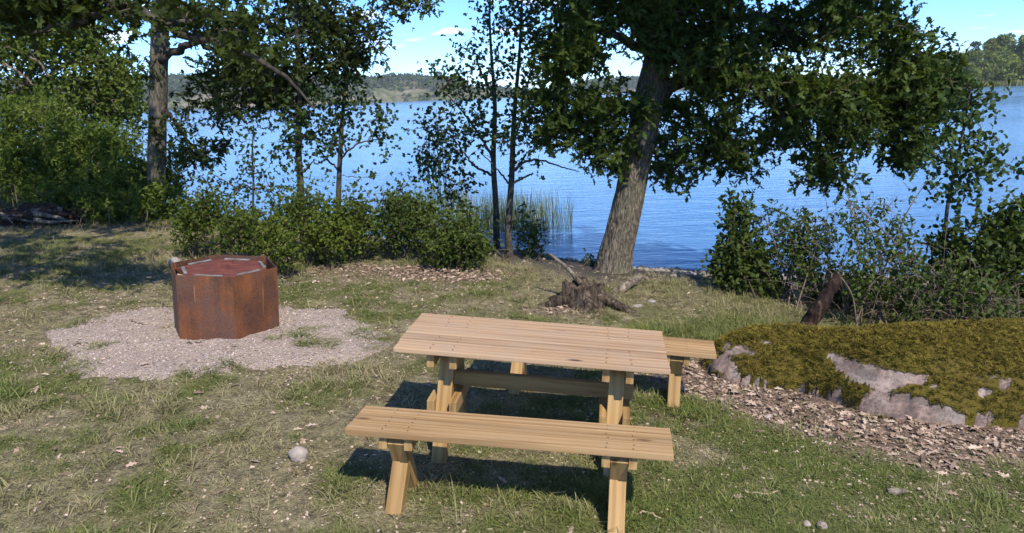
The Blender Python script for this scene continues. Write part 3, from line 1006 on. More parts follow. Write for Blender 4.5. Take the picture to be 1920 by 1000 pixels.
def rosettes(cent, per, m, spread, size, shape, rng, up=0.35, nup=0.8, seed=0, curl=0.2, fold=0.2):
    n = len(cent)
    c = np.repeat(cent, per, 0) + rng.normal(size=(n * per, 3)) * spread
    head = rand_unit(len(c), up, rng)
    c2 = np.repeat(c, m, 0); h2 = np.repeat(head, m, 0)
    ax = rand_unit(len(c2), 0, rng) * 1.0 + h2 * 0.55
    nr = rand_unit(len(c2), nup, rng)
    sz = size * (0.45 + 0.85 * rng.random(len(c2)))
    rn = np.clip(0.55 * noise3(c2 * 1.7, seed + 1) + 0.5 * rng.random(len(c2)) - 0.02, 0, 1)
    return leaf_mesh(c2, ax, nr, sz, shape, rn, curl, fold)


def px_line(pts, n):
    """(px, py, Y, width px) -> resampled points and radii"""
    P = np.array([at(a, b, c) for a, b, c, w in pts])
    R = np.array([w * c * 1.03 / FPX / 2 for a, b, c, w in pts])
    return smooth_line(P, n), np.interp(np.linspace(0, 1, n), np.linspace(0, 1, len(R)), R)


def make_tree(name, label, trunk, limbs, blobs, bark, leafmat, shape, size, per=3, m=5, spread=0.12, seed=1, gap=0.0,
              twig=0.0035, flare=0.0, group=None, cat='tree', up=0.35, nup=0.8, wob=0.35, sides=20, twigmat=None, dens=1.0, bare=0.0, ground_it=True, limbmat=None, hi_z=None, furrow=0.0):
    rng = np.random.default_rng(seed)
    tp, tr = px_line(trunk, 60)
    if ground_it:
        g = float(gz(tp[0, 0], tp[0, 1]))
        tp[0, 2] = min(tp[0, 2], g - 0.08)
    base = tp[0].copy()
    if flare:
        hgt = tp[:, 2] - tp[0, 2]
        tr = tr * (1 + flare * np.exp(-hgt / 0.22))
    e = empty(name, base, label, cat, group)
    if furrow:                                       # deep bark ridges, cut into the trunk itself
        tp, tr = smooth_line(tp, 260), np.interp(np.linspace(0, 1, 260), np.linspace(0, 1, 60), tr)
        V, F = tube(tp, tr, 110, wob, seed)
        ctr = np.repeat(tp, 110, 0)
        dr_ = (V - ctr); rl_ = np.linalg.norm(dr_, axis=1, keepdims=True); dr_ = dr_ / (rl_ + 1e-9)
        q = np.concatenate([dr_[:, :2] * 7.0, (V[:, 2:] + 0.0) * 2.6], 1)
        q = q + (fbm(q * 0.8, 2, 5)[:, None] - 0.5) * 0.9
        rd = np.abs(2 * fbm(q, 2, 9) - 1)
        V = V + dr_ * (furrow * (np.clip(rd / 0.22, 0, 1) - 0.75))[:, None]
    else:
        V, F = tube(tp, tr, sides, wob, seed)
    link('trunk', mesh_np('trunk', local(V, base), F, bark, smooth=True), e)
    nodes = [tp[len(tp) // 4::max(1, len(tp) // 60)]]
    for lb in limbs:
        lp, lr = px_line(lb, 24)
        lp[1:-1] += rng.normal(size=(22, 3)) * lr[1:-1, None] * 0.45
        V, F = tube(lp, lr, 9, 0.3, seed + 5)
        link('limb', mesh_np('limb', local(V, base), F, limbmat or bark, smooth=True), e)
        nodes.append(lp[4:])
    nodes = np.concatenate(nodes)
    tips = blob_tips(blobs, rng, seed, gap, dens=dens)
    paths, load = connect(nodes, tips, rng)
    r0 = twig * np.sqrt(load) * 1.25
    R = r0[:, None] * np.linspace(1, 0.0, 5)[None] + twig * 0.8 * np.linspace(0.6, 1, 5)[None]
    V, F = tubes_many(paths, R, 4)
    tag(link('twigs', mesh_np('twigs', local(V, base), F, twigmat or TWIG), e), kind='stuff')
    keep = rng.random(len(paths)) >= bare
    pk = paths[keep]
    cent = np.concatenate([pk[:, 4], pk[:, 3] * 0.6 + pk[:, 4] * 0.4])
    if hi_z is not None:                             # the crown's top, far above eye level, gets plainer leaves
        top = cent[cent[:, 2] > hi_z]; cent = cent[cent[:, 2] <= hi_z]
        a_ = rosettes(cent, per, m, spread, size, shape, rng, up, nup, seed)
        b_ = rosettes(top, 2, 4, spread * 1.3, size * 1.7, OVAL, rng, up, nup, seed)
        V, F = merge([a_[:2], b_[:2]]); rn = np.concatenate([a_[2], b_[2]])
    else:
        V, F, rn = rosettes(cent, per, m, spread, size, shape, rng, up, nup, seed)
    tag(link('crown', mesh_np('crown', local(V, base), F, leafmat, dict(rnd=rn)), e), kind='stuff')
    return e


def make_shrub(name, label, base, blobs, leafmat, shape, size, per=4, m=4, spread=0.07, seed=1, gap=0.0, group=None, cat='shrub',
               stems=3, twig=0.0025, twigmat=None, up=0.4, nup=0.7, bare=0.0, wob=0.12, stem_r=0.009, shoots=0.12, dens=1.0, canes=0):
    rng = np.random.default_rng(seed)
    base = np.asarray(base, float)
    e = empty(name, base, label, cat, group)
    lines, nodes = [], []
    for b in blobs:
        c = at(b[0], b[1], b[4])
        k = b[4] * 1.03 / FPX
        for s in range(stems):
            tgt = c + rng.normal(size=3) * np.array([b[2] * k * 0.4, b[5] * 0.4, b[3] * k * 0.3])
            foot = base + np.append(rng.normal(size=2) * np.array([0.16, 0.10]), 0)
            # feet spread below wide shrubs
            foot[:2] += (c[:2] - base[:2]) * 0.75 * rng.random()
            foot[2] = float(gz(foot[0], foot[1])) - 0.03
            mid = foot * 0.45 + tgt * 0.55 + np.array([0, 0, 0.12 * np.linalg.norm(tgt - foot)]) + rng.normal(size=3) * 0.06
            lp = smooth_line([foot, mid, tgt], 12)
            V, F = tube(lp, np.linspace(stem_r, stem_r * 0.4, 12) * (0.7 + 0.6 * rng.random()), 5)
            lines.append((V, F)); nodes.append(lp[2:])
    tips = blob_tips(blobs, rng, seed, gap, dens=dens)
    up_ = rng.random(len(tips)) < shoots
    tips[up_, 2] += (0.05 + 0.28 * rng.random(up_.sum()) ** 2)
    tips[:, 2] = np.maximum(tips[:, 2], gz(tips[:, 0], tips[:, 1]) + 0.04)
    paths, load = connect(np.concatenate(nodes), tips, rng, 5, wob)
    R = (twig * np.sqrt(load))[:, None] * np.linspace(1, 0.0, 5)[None] + twig * 0.7 * np.linspace(0.7, 1, 5)[None]
    V, F = merge(lines)
    tag(link('stems', mesh_np('stems', local(V, base), F, twigmat or TWIG, smooth=True), e), kind='stuff')
    V, F = tubes_many(paths, R, 3)
    tag(link('twigs', mesh_np('twigs', local(V, base), F, twigmat or TWIG), e), kind='stuff')
    if canes:                                        # bare arching canes
        K = 12
        bsel = rng.integers(0, len(blobs), canes)
        A_ = np.empty((canes, K, 3)); t_ = np.linspace(0, 1, K)
        for q in range(canes):
            b = blobs[bsel[q]]; c = at(b[0], b[1], b[4]); k = b[4] * 1.03 / FPX
            f_ = c + np.append(rng.normal(size=2) * np.array([b[2] * k * 0.7, b[5] * 0.7]), 0)
            f_[2] = float(gz(f_[0], f_[1])) - 0.02
            hgt = max(0.25, (c[2] - f_[2]) * (0.7 + 0.7 * rng.random()))
            an = rng.random() * 6.28; rch = (0.25 + 0.9 * rng.random())
            A_[q, :, 0] = f_[0] + math.cos(an) * rch * t_ ** 1.6
            A_[q, :, 1] = f_[1] + math.sin(an) * rch * 0.6 * t_ ** 1.6
            A_[q, :, 2] = f_[2] + hgt * np.sin(t_ * (1.5 + 0.9 * rng.random()))
            A_[q, 1:] += np.cumsum(rng.normal(size=(K - 1, 3)) * 0.012, 0)
        V, F = tubes_many(A_, (0.0028 + 0.0032 * rng.random((canes, 1)) ** 2) * np.linspace(1, 0.35, K)[None], 4)
        tag(link('canes', mesh_np('canes', local(V, base), F, TWIG_PALE), e), kind='stuff')
    keep = rng.random(len(paths)) >= bare
    pk = paths[keep]
    cent = np.concatenate([pk[:, 4], pk[:, 3], pk[:, 2]])
    V, F, rn = rosettes(cent, per, m, spread, size, shape, rng, up, nup, seed)
    tag(link('foliage', mesh_np('foliage', local(V, base), F, leafmat, dict(rnd=rn)), e), kind='stuff')
    return e


# the big leaning oak on the shore
OY = 9.75
oak_blobs = [
    # px, py, rx, ry, Y, dY, n
    (1090, 45, 90, 60, 9.5, 0.8, 80), (1050, 120, 42, 40, 9.4, 0.5, 30), (1150, -20, 80, 50, 9.6, 0.7, 60), (1085, 105, 45, 34, 9.4, 0.5, 30),
    (1095, 200, 85, 42, 9.4, 0.7, 62), (1040, 245, 42, 35, 9.5, 0.5, 24), (1125, 265, 62, 45, 9.6, 0.7, 46), (1160, 310, 30, 25, 9.7, 0.4, 10),
    (1195, 205, 34, 26, 9.3, 0.15, 9), (1010, 180, 25, 30, 9.5, 0.4, 8),
    (1335, 40, 90, 70, 9.4, 0.9, 90), (1345, 130, 80, 60, 9.3, 0.7, 70), (1300, 240, 80, 70, 10.0, 0.9, 85), (1370, 290, 52, 50, 9.8, 0.7, 42), (1255, 320, 42, 36, 10.1, 0.6, 24),
    (1420, 185, 100, 70, 9.6, 1.1, 100), (1430, 70, 70, 60, 9.8, 0.9, 50), (1550, 60, 90, 75, 9.5, 1.0, 90), (1530, 190, 110, 60, 9.3, 1.0, 100),
    (1640, 130, 90, 75, 9.4, 0.9, 85), (1720, 165, 75, 60, 9.4, 0.8, 60), (1775, 130, 40, 38, 9.5, 0.5, 34), (1700, 110, 60, 50, 9.5, 0.7, 50), (1730, 200, 60, 45, 9.3, 0.6, 40), (1660, 60, 50, 50, 9.5, 0.6, 30), (1590, 250, 55, 40, 9.2, 0.6, 32),
    (1530, 300, 42, 38, 9.3, 0.5, 22), (1560, 335, 34, 25, 9.3, 0.4, 10), (1695, 265, 52, 46, 9.2, 0.5, 32), (1735, 230, 36, 32, 9.2, 0.4, 14), (1640, 205, 60, 40, 9.3, 0.6, 36),
    (1475, 255, 45, 34, 9.5, 0.5, 22), (1600, 0, 60, 60, 9.6, 0.7, 40), (1700, 300, 28, 26, 9.1, 0.3, 9),
    # out of frame above
    (1250, -150, 230, 110, 9.8, 1.8, 120), (1500, -130, 190, 90, 9.8, 1.6, 90), (1050, -130, 110, 90, 9.8, 1.2, 50),
    (1190, 35, 60, 38, 9.4, 0.3, 40), (1245, 75, 46, 34, 9.35, 0.15, 30), (1290, 110, 40, 40, 9.35, 0.2, 24), (1265, 15, 60, 45, 9.35, 0.3, 50), (1235, -30, 60, 40, 9.4, 0.3, 30),
    (2.9, 7.9, (1.6, 1.0, 0.9), 5.1, 0, 0, 240), (2.3, 8.7, (0.8, 0.6, 0.6), 4.4, 0, 0, 90), (4.4, 8.4, (1.5, 1.0, 0.8), 4.9, 0, 0, 110), (1.0, 8.4, (1.3, 1.0, 0.8), 5.2, 0, 0, 90), (2.6, 9.2, (2.4, 1.3, 0.9), 6.6, 0, 0, 150)]
oak = make_tree('oak_tree', 'big oak with furrowed leaning trunk and dark lobed leaves at the water', 
    [(1146, 528, OY, 62), (1151, 495, OY, 58), (1163, 445, OY, 55), (1180, 370, OY, 53), (1196, 290, OY, 50), (1212, 210, OY, 52), (1228, 140, OY, 50), (1244, 70, OY, 42), (1262, -20, OY, 36), (1275, -160, OY, 26)],
    [[(1226, 120, OY, 30), (1212, 60, 9.6, 26), (1190, 10, 9.5, 22), (1150, -60, 9.5, 14)],
     [(1236, 165, OY, 30), (1290, 148, 9.6, 24), (1370, 130, 9.5, 19), (1470, 150, 9.4, 15), (1580, 150, 9.4, 11), (1690, 170, 9.4, 7)],
     [(1250, 85, OY, 26), (1320, 50, 9.6, 20), (1400, 30, 9.6, 16), (1455, 45, 9.5, 12), (1500, 80, 9.5, 9), (1600, 100, 9.4, 6)],
     [(1216, 210, OY, 20), (1160, 195, 9.6, 15), (1100, 205, 9.5, 11), (1040, 235, 9.5, 6)],
     [(1222, 190, OY, 22), (1280, 205, 9.9, 16), (1350, 250, 9.9, 11), (1400, 300, 9.8, 5)],
     [(1400, 135, 9.5, 13), (1450, 200, 9.4, 9), (1500, 260, 9.35, 7), (1540, 320, 9.3, 4)],
     [(1560, 150, 9.4, 9), (1640, 210, 9.3, 7), (1700, 270, 9.2, 4)],
     [(1232, 110, OY, 20), (1170, 70, 9.5, 14), (1100, 60, 9.5, 10), (1060, 100, 9.4, 5)]],
    oak_blobs, BARK_OAK, LEAF_OAK, OAK, 0.096, per=3, m=6, spread=0.10, seed=3, gap=0.31, dens=1.0, hi_z=4.1, limbmat=BARK_SHADED, flare=0.5, wob=0.22, sides=40, furrow=0.028)

# slim grey oak further left, its crown spread to the right over the lake
LY = 13.2
left_blobs = [
    (352, 295, 46, 20, 12.9, 0.5, 26), (395, 285, 24, 18, 12.8, 0.4, 10), (345, 240, 22, 20, 12.9, 0.4, 8), (270, 130, 14, 20, 13.0, 0.3, 5),
    (430, 60, 70, 45, 13.0, 1.0, 70), (500, 115, 80, 55, 12.8, 1.0, 95), (410, 140, 60, 40, 13.0, 0.8, 50), (470, 180, 62, 42, 12.7, 0.8, 55),
    (545, 30, 90, 50, 13.0, 1.2, 80), (630, 40, 70, 50, 12.9, 1.0, 66), (690, 70, 42, 50, 12.8, 0.7, 36), (740, 8, 55, 18, 12.8, 0.6, 22), (790, 12, 28, 12, 12.8, 0.4, 8),
    (590, 110, 70, 50, 12.7, 0.9, 66), (650, 125, 40, 40, 12.8, 0.7, 26), (535, 190, 46, 34, 12.6, 0.6, 30), (345, 25, 48, 25, 13.1, 0.6, 30), (360, 180, 30, 25, 12.9, 0.5, 14),
    (415, 215, 30, 22, 12.8, 0.4, 12), (290, 240, 16, 20, 12.8, 0.3, 6),
    (420, -110, 200, 80, 13.2, 1.8, 110), (640, -90, 160, 70, 13.0, 1.5, 80)]
make_tree('slim_oak_tree', 'slim upright oak with straight grey trunk at left behind the bushes',
    [(291, 420, LY, 34), (292, 360, LY, 32), (295, 250, LY, 31), (298, 130, LY, 30), (300, 30, LY, 28), (302, -80, LY, 24), (304, -200, LY, 16)],
    [[(304, 112, LY, 16), (338, 92, 13.0, 13), (372, 82, 12.9, 11), (410, 100, 12.8, 9), (470, 140, 12.7, 6)],
     [(301, 40, LY, 14), (360, 20, 13.0, 12), (450, 30, 12.9, 10), (560, 60, 12.8, 8), (680, 60, 12.8, 5)],
     [(302, 200, LY, 9), (330, 230, 13.0, 6), (360, 280, 12.9, 4)],
     [(410, 100, 12.8, 8), (500, 110, 12.7, 7), (580, 150, 12.6, 5), (600, 190, 12.6, 3)],
     [(302, -60, LY, 14), (420, -90, 13.0, 11), (560, -60, 13.0, 9), (760, 5, 12.8, 4)]],
    left_blobs, BARK_GREY, LEAF_OAK_L, OAK, 0.108, per=2, m=5, spread=0.11, seed=8, hi_z=4.9, gap=0.34, dens=1.25, limbmat=BARK_SHADED, wob=0.18)

# an oak just out of frame on the left: its dark limb reaches into the top left corner
near_blobs = [(50, 8, 90, 30, 6.6, 0.5, 70), (160, 0, 70, 26, 6.5, 0.5, 46), (240, 15, 36, 22, 6.5, 0.4, 18), (430, 60, 34, 26, 6.7, 0.3, 12), (350, 18, 36, 18, 6.6, 0.3, 10), (500, 108, 34, 26, 6.8, 0.3, 10),
              (-60, -140, 190, 90, 6.8, 1.2, 110), (-250, 0, 120, 130, 6.6, 1.2, 80), (-420, -180, 220, 120, 7.0, 1.6, 110), (-4.2, 8.2, (2.3, 1.6, 1.1), 6.6, 0, 0, 130), (-6.6, 8.6, (2.0, 1.8, 1.2), 6.4, 0, 0, 90), (-5.0, 6.4, (1.6, 1.4, 0.9), 7.0, 0, 0, 60), (20, -60, 120, 50, 6.4, 0.7, 60)]
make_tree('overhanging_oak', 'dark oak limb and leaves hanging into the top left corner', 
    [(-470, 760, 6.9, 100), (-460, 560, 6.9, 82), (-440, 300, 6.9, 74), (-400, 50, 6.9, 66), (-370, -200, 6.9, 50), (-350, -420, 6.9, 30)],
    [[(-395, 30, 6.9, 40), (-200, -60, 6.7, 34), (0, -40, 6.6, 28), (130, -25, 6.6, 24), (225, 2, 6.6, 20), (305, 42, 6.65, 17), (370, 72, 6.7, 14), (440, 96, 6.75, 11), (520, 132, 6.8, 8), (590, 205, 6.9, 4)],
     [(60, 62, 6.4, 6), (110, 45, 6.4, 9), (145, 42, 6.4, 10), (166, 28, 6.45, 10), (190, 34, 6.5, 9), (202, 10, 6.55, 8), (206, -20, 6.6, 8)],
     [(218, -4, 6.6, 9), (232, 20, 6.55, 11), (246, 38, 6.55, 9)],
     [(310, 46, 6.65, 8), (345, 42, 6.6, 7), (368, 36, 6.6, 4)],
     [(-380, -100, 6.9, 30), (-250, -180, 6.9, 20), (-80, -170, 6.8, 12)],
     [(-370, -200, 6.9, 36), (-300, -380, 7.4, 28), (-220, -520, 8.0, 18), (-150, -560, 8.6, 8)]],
    near_blobs, BARK_SHADED, LEAF_OAK_L, OAK, 0.10, per=2, m=5, spread=0.10, seed=15, hi_z=4.2, gap=0.30, wob=0.3)

# twin alders in the middle
AL = dict(bark=BARK_ALDER, leafmat=LEAF_ALDER, shape=ROUND, size=0.042, per=2, m=4, spread=0.11, gap=0.30, dens=1.0, wob=0.1, sides=12, twig=0.003, up=0.2, nup=0.5)
make_tree('alder_tree', 'slim dark alder, left one of the twin stems, rising behind the shrubs',
    [(931, 452, 11.0, 13), (930, 390, 11.0, 11), (925, 300, 11.0, 10), (928, 200, 11.0, 7.5), (921, 100, 11.0, 5), (918, 20, 11.0, 3.5), (922, -30, 11.0, 2.5)],
    [[(926, 300, 11.0, 6), (890, 240, 10.9, 4), (850, 190, 10.9, 2.5), (820, 160, 10.9, 2)], [(925, 330, 11.0, 5), (890, 310, 10.8, 4), (850, 260, 10.8, 3)], [(924, 180, 11.0, 5), (895, 120, 11.0, 3)]],
    [(895, 95, 34, 40, 11.0, 0.5, 34), (905, 40, 36, 40, 11.0, 0.5, 34), (840, 150, 46, 22, 10.9, 0.4, 40), (885, 175, 50, 32, 10.9, 0.5, 40), (850, 235, 60, 30, 10.8, 0.5, 36), (905, 240, 40, 36, 10.9, 0.5, 26), (880, 290, 50, 26, 10.8, 0.5, 12), (925, -40, 36, 40, 11.0, 0.5, 30), (800, 240, 26, 14, 10.8, 0.3, 10)], seed=21, **AL)
make_tree('alder_tree', 'slim dark alder, right one of the twin stems, next to the big oak',
    [(957, 494, 10.2, 15), (953, 430, 10.2, 13), (959, 340, 10.2, 11), (964, 220, 10.2, 8.5), (974, 100, 10.2, 5.5), (979, 0, 10.2, 3.5), (986, -40, 10.2, 2.5)],
    [[(960, 320, 10.2, 6), (1000, 300, 10.1, 4), (1050, 312, 10.1, 2.5), (1085, 322, 10.1, 1.6)], [(957, 345, 10.2, 5), (1000, 325, 10.0, 3)], [(964, 240, 10.2, 5), (1000, 200, 10.2, 3)], [(955, 345, 10.2, 4), (935, 320, 10.1, 3), (905, 290, 10.0, 2)]],
    [(965, 50, 46, 50, 10.2, 0.5, 54), (1000, 120, 36, 36, 10.2, 0.4, 24), (940, 130, 36, 30, 10.1, 0.4, 22), (985, 200, 50, 40, 10.1, 0.5, 44), (1010, 250, 46, 34, 10.0, 0.4, 34), (950, 260, 42, 34, 10.1, 0.4, 22), (1020, 300, 46, 16, 10.0, 0.3, 12), (1060, 318, 28, 8, 10.0, 0.2, 5), (990, -30, 46, 36, 10.2, 0.5, 36), (1000, 10, 40, 26, 10.2, 0.4, 20), (970, 310, 30, 20, 10.0, 0.3, 8)], seed=24, **AL)
AL2 = dict(AL); AL2['size'] = 0.055; AL2['gap'] = 0.34; AL2['dens'] = 0.9
make_tree('alder_sapling', 'young alder with leafy rounded crown over the hedge, right of the dark slender tree',
    [(634, 395, 13.0, 11), (636, 330, 13.0, 9), (640, 250, 13.0, 8), (645, 180, 13.0, 5), (650, 120, 13.0, 3)],
    [[(637, 300, 13.0, 4), (670, 270, 12.9, 3), (715, 260, 12.9, 1.5)], [(637, 320, 13.0, 4), (605, 290, 12.9, 3), (590, 260, 12.9, 1.5)]],
    [(650, 180, 42, 45, 13.0, 0.6, 50), (690, 235, 48, 40, 12.9, 0.6, 54), (625, 250, 45, 45, 12.9, 0.6, 50), (700, 285, 40, 30, 12.8, 0.5, 36), (640, 305, 50, 28, 12.8, 0.5, 30), (690, 322, 30, 14, 12.8, 0.4, 12)], seed=27, **AL2)
make_tree('slender_tree', 'slender dark tree with thin trunk between grey oak and leafy sapling',
    [(567, 400, 12.4, 13), (563, 340, 12.4, 12), (559, 260, 12.4, 11), (562, 150, 12.4, 9), (556, 50, 12.4, 7), (556, -60, 12.4, 5)],
    [[(562, 330, 12.4, 4), (590, 300, 12.3, 2)], [(560, 230, 12.4, 5), (520, 190, 12.3, 3)], [(561, 180, 12.4, 5), (600, 140, 12.3, 3)]],
    [(560, 235, 36, 45, 12.4, 0.5, 50), (548, 280, 26, 28, 12.3, 0.4, 24), (535, 160, 40, 40, 12.4, 0.6, 38), (590, 160, 40, 36, 12.4, 0.6, 34), (560, 70, 60, 60, 12.4, 0.8, 60), (570, 310, 20, 18, 12.3, 0.3, 8), (560, -50, 60, 50, 12.4, 0.8, 40)], seed=29, **AL2)
make_tree('thin_sapling', 'thin sparse sapling standing against the water left of the slender tree',
    [(474, 400, 11.6, 4), (475, 340, 11.6, 3.5), (473, 290, 11.6, 3), (476, 235, 11.6, 2)], [],
    [(475, 255, 32, 18, 11.6, 0.3, 12), (480, 305, 34, 36, 11.6, 0.4, 24), (500, 350, 36, 26, 11.6, 0.4, 18), (380, 340, 50, 20, 11.8, 0.5, 10), (440, 360, 50, 20, 11.6, 0.5, 16)], seed=31, **dict(AL, size=0.045, m=3, gap=0.1, dens=1.0))
make_shrub('alder_bush', 'small alder bush in front of the lake left of the twin alders', on_ground(838, 440),
    [(825, 290, 46, 36, 11.2, 0.4, 70), (850, 345, 60, 30, 11.0, 0.4, 50), (800, 320, 30, 24, 11.2, 0.3, 26), (828, 250, 30, 20, 11.2, 0.3, 20)], LEAF_ALDER, ROUND, 0.046, per=1, m=4, spread=0.09, seed=33, gap=0.30, dens=0.85)

# yellow-green tree at the left edge and the feathery bushes below it
make_tree('leafy_tree', 'sunlit yellow-green tree with pale bare branches at the left edge',
    [(-60, 470, 17.5, 26), (-30, 380, 17.5, 24), (10, 260, 17.5, 20), (50, 150, 17.5, 14), (90, 60, 17.5, 9), (110, -40, 17.5, 5)],
    [[(-10, 300, 17.3, 9), (60, 230, 16.8, 7), (120, 190, 16.5, 4), (160, 180, 16.4, 2.5)], [(20, 230, 17.3, 8), (90, 240, 16.5, 5), (170, 220, 16.2, 3)], [(40, 170, 17.4, 7), (110, 130, 17, 4), (190, 100, 16.8, 2.5)], [(10, 120, 16.2, 4), (40, 140, 16.2, 4), (70, 165, 16.2, 2.5)], [(55, 105, 16.2, 4), (85, 130, 16.2, 4), (105, 165, 16.2, 3), (125, 190, 16.2, 2)]],
    [(40, 90, 80, 55, 17.2, 1.6, 90), (150, 100, 70, 50, 17.0, 1.4, 90), (215, 165, 46, 40, 16.8, 1.0, 60), (165, 200, 70, 40, 16.6, 1.2, 80), (60, 190, 80, 45, 17.4, 1.4, 70), (235, 205, 34, 22, 16.6, 0.7, 26), (110, 40, 80, 40, 17.2, 1.2, 60), (200, 120, 34, 30, 16.8, 0.8, 30), (-60, 60, 90, 90, 17.4, 1.6, 80)],
    TWIG_PALE, LEAF_YELLOW, OVAL, 0.085, per=5, m=6, spread=0.20, seed=37, gap=0.36, wob=0.1, twigmat=TWIG_PALE, twig=0.005)
FE = dict(leafmat=LEAF_FEATHER, shape=LANCE, size=0.085, per=4, m=6, spread=0.12, gap=0.36, shoots=0.25, cat='bush', group='feathery bushes on the left', up=0.8, nup=0.4, stems=2)
make_shrub('feathery_bush', 'tall feathery green bush filling the left edge below the yellow-green tree', on_ground(20, 425),
    [(60, 250, 90, 55, 14.2, 1.0, 200), (20, 320, 80, 50, 13.6, 0.8, 150), (-60, 290, 90, 80, 14.0, 1.0, 110)], seed=41, **FE)
make_shrub('feathery_bush', 'feathery olive bush between the left edge bush and the grey oak', on_ground(160, 425),
    [(150, 300, 85, 50, 14.0, 0.9, 200), (130, 350, 80, 34, 13.4, 0.7, 130), (215, 270, 45, 32, 14.2, 0.7, 70)], seed=43, **FE)
make_shrub('feathery_bush', 'low feathery dark bush around the foot of the grey oak', on_ground(250, 432),
    [(245, 345, 60, 40, 13.6, 0.8, 170), (215, 385, 60, 26, 12.9, 0.6, 90), (300, 380, 36, 34, 12.9, 0.6, 80), (320, 330, 20, 16, 13.6, 0.4, 14)], seed=45, **FE)

# low hedge of shrubs behind the fire pit
HG = dict(leafmat=LEAF_HEDGE, shape=OVAL, size=0.040, per=2, m=5, spread=0.085, gap=0.40, dens=0.9, shoots=0.35, cat='shrub', group='low green shrubs behind the fire pit', nup=0.6)
make_shrub('low_shrub', 'low bright green shrub at the left end of the hedge, twiggy below', on_ground(372, 488),
    [(385, 410, 50, 26, 9.9, 0.5, 150), (350, 440, 24, 24, 9.8, 0.4, 40), (420, 425, 40, 24, 9.6, 0.4, 90), (390, 385, 40, 14, 10.2, 0.4, 40)], seed=51, **HG)
make_shrub('low_shrub', 'bright green shrub tumbling down to the grass just behind the fire pit lid', on_ground(520, 492),
    [(450, 445, 34, 24, 9.2, 0.3, 70), (515, 450, 40, 26, 9.1, 0.35, 110), (545, 475, 24, 18, 8.95, 0.25, 50), (480, 418, 50, 24, 9.7, 0.4, 110)], seed=53, **HG)
make_shrub('low_shrub', 'rounded mid green shrub in the middle of the hedge', on_ground(590, 488),
    [(560, 412, 55, 26, 10.0, 0.5, 170), (610, 440, 45, 34, 9.7, 0.45, 130), (580, 390, 50, 14, 10.4, 0.4, 50)], seed=55, **HG)
make_shrub('low_shrub', 'yellowish green shrub right of the hedge middle beside brown leaf litter', on_ground(665, 480),
    [(660, 410, 46, 30, 10.2, 0.5, 150), (640, 440, 30, 26, 9.9, 0.4, 60), (690, 440, 28, 26, 10.0, 0.4, 60)], seed=57, **HG)
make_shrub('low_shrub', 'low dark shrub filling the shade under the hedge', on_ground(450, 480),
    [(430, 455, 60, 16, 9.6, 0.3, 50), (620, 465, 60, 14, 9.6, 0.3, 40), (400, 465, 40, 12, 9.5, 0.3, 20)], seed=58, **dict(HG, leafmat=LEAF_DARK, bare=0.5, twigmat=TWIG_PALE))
DK = dict(leafmat=LEAF_DARK, shape=OVAL, size=0.046, per=2, m=5, spread=0.09, gap=0.40, dens=0.9, shoots=0.35, cat='shrub', group='dark shrubs in front of the lake', nup=0.6)
make_shrub('dark_shrub', 'dark shrub between the hedge and the twin alders, left half', on_ground(760, 488),
    [(760, 405, 50, 34, 10.6, 0.5, 140), (790, 430, 50, 34, 10.2, 0.5, 120), (740, 440, 34, 26, 10.1, 0.4, 50)], seed=61, **DK)
make_shrub('dark_shrub', 'dark green shrub at the foot of the twin alders reaching to leaf litter', on_ground(870, 512),
    [(850, 420, 50, 36, 10.4, 0.5, 110), (880, 460, 45, 34, 9.7, 0.45, 130), (830, 465, 36, 28, 9.7, 0.4, 80), (860, 388, 40, 24, 10.9, 0.4, 40)], seed=63, **DK)
make_shrub('dark_shrub', 'small dark shrub right beside the twin alder trunks', on_ground(985, 492),
    [(985, 455, 26, 32, 10.6, 0.35, 80), (920, 470, 20, 20, 10.2, 0.3, 24), (1000, 480, 20, 12, 10.4, 0.25, 20)], seed=65, **dict(DK, size=0.042))
make_shrub('dark_shrub', 'tiny green tuft shrub on the left root of the big oak', on_ground(1110, 502),
    [(1108, 492, 14, 10, 10.2, 0.15, 16)], seed=66, **dict(DK, size=0.035, spread=0.04))

# right side: upright shrub, brambles, dark bush, sapling
make_shrub('upright_shrub', 'upright leafy shrub with pointed top at the shore right of the oak', on_ground(1400, 560),
    [(1385, 420, 22, 42, 9.0, 0.25, 50), (1390, 480, 40, 40, 8.8, 0.35, 110), (1370, 510, 36, 30, 8.7, 0.3, 70), (1420, 520, 36, 40, 8.6, 0.35, 100), (1380, 392, 16, 16, 9.0, 0.15, 14)],
    LEAF_DARK, OVAL, 0.055, per=2, m=4, spread=0.08, seed=71, gap=0.25, cat='shrub')
BR = dict(leafmat=LEAF_BRAMBLE, shape=OVAL, size=0.044, per=2, m=3, spread=0.06, cat='bramble', group='brambles above the boulder', twigmat=TWIG_PALE, stems=5, wob=0.25, nup=0.4)
make_shrub('bramble', 'airy grey-green bramble between the upright shrub and the leaning dead stub', on_ground(1490, 580),
    [(1480, 460, 60, 42, 8.6, 0.4, 110), (1520, 500, 50, 50, 8.3, 0.4, 110), (1470, 410, 50, 22, 8.8, 0.3, 24), (1540, 440, 40, 40, 8.5, 0.3, 40)], seed=73, bare=0.25, canes=12, **BR)
make_shrub('bramble', 'tangled bramble of bare grey arching stems behind the boulder', on_ground(1660, 625),
    [(1640, 430, 70, 60, 7.9, 0.4, 110), (1680, 500, 90, 60, 7.4, 0.45, 170), (1620, 540, 50, 40, 7.5, 0.35, 70), (1740, 570, 80, 36, 7.0, 0.4, 130), (1600, 390, 40, 26, 8.1, 0.3, 18)], seed=75, bare=0.6, canes=70, **dict(BR, stems=4, stem_r=0.008))
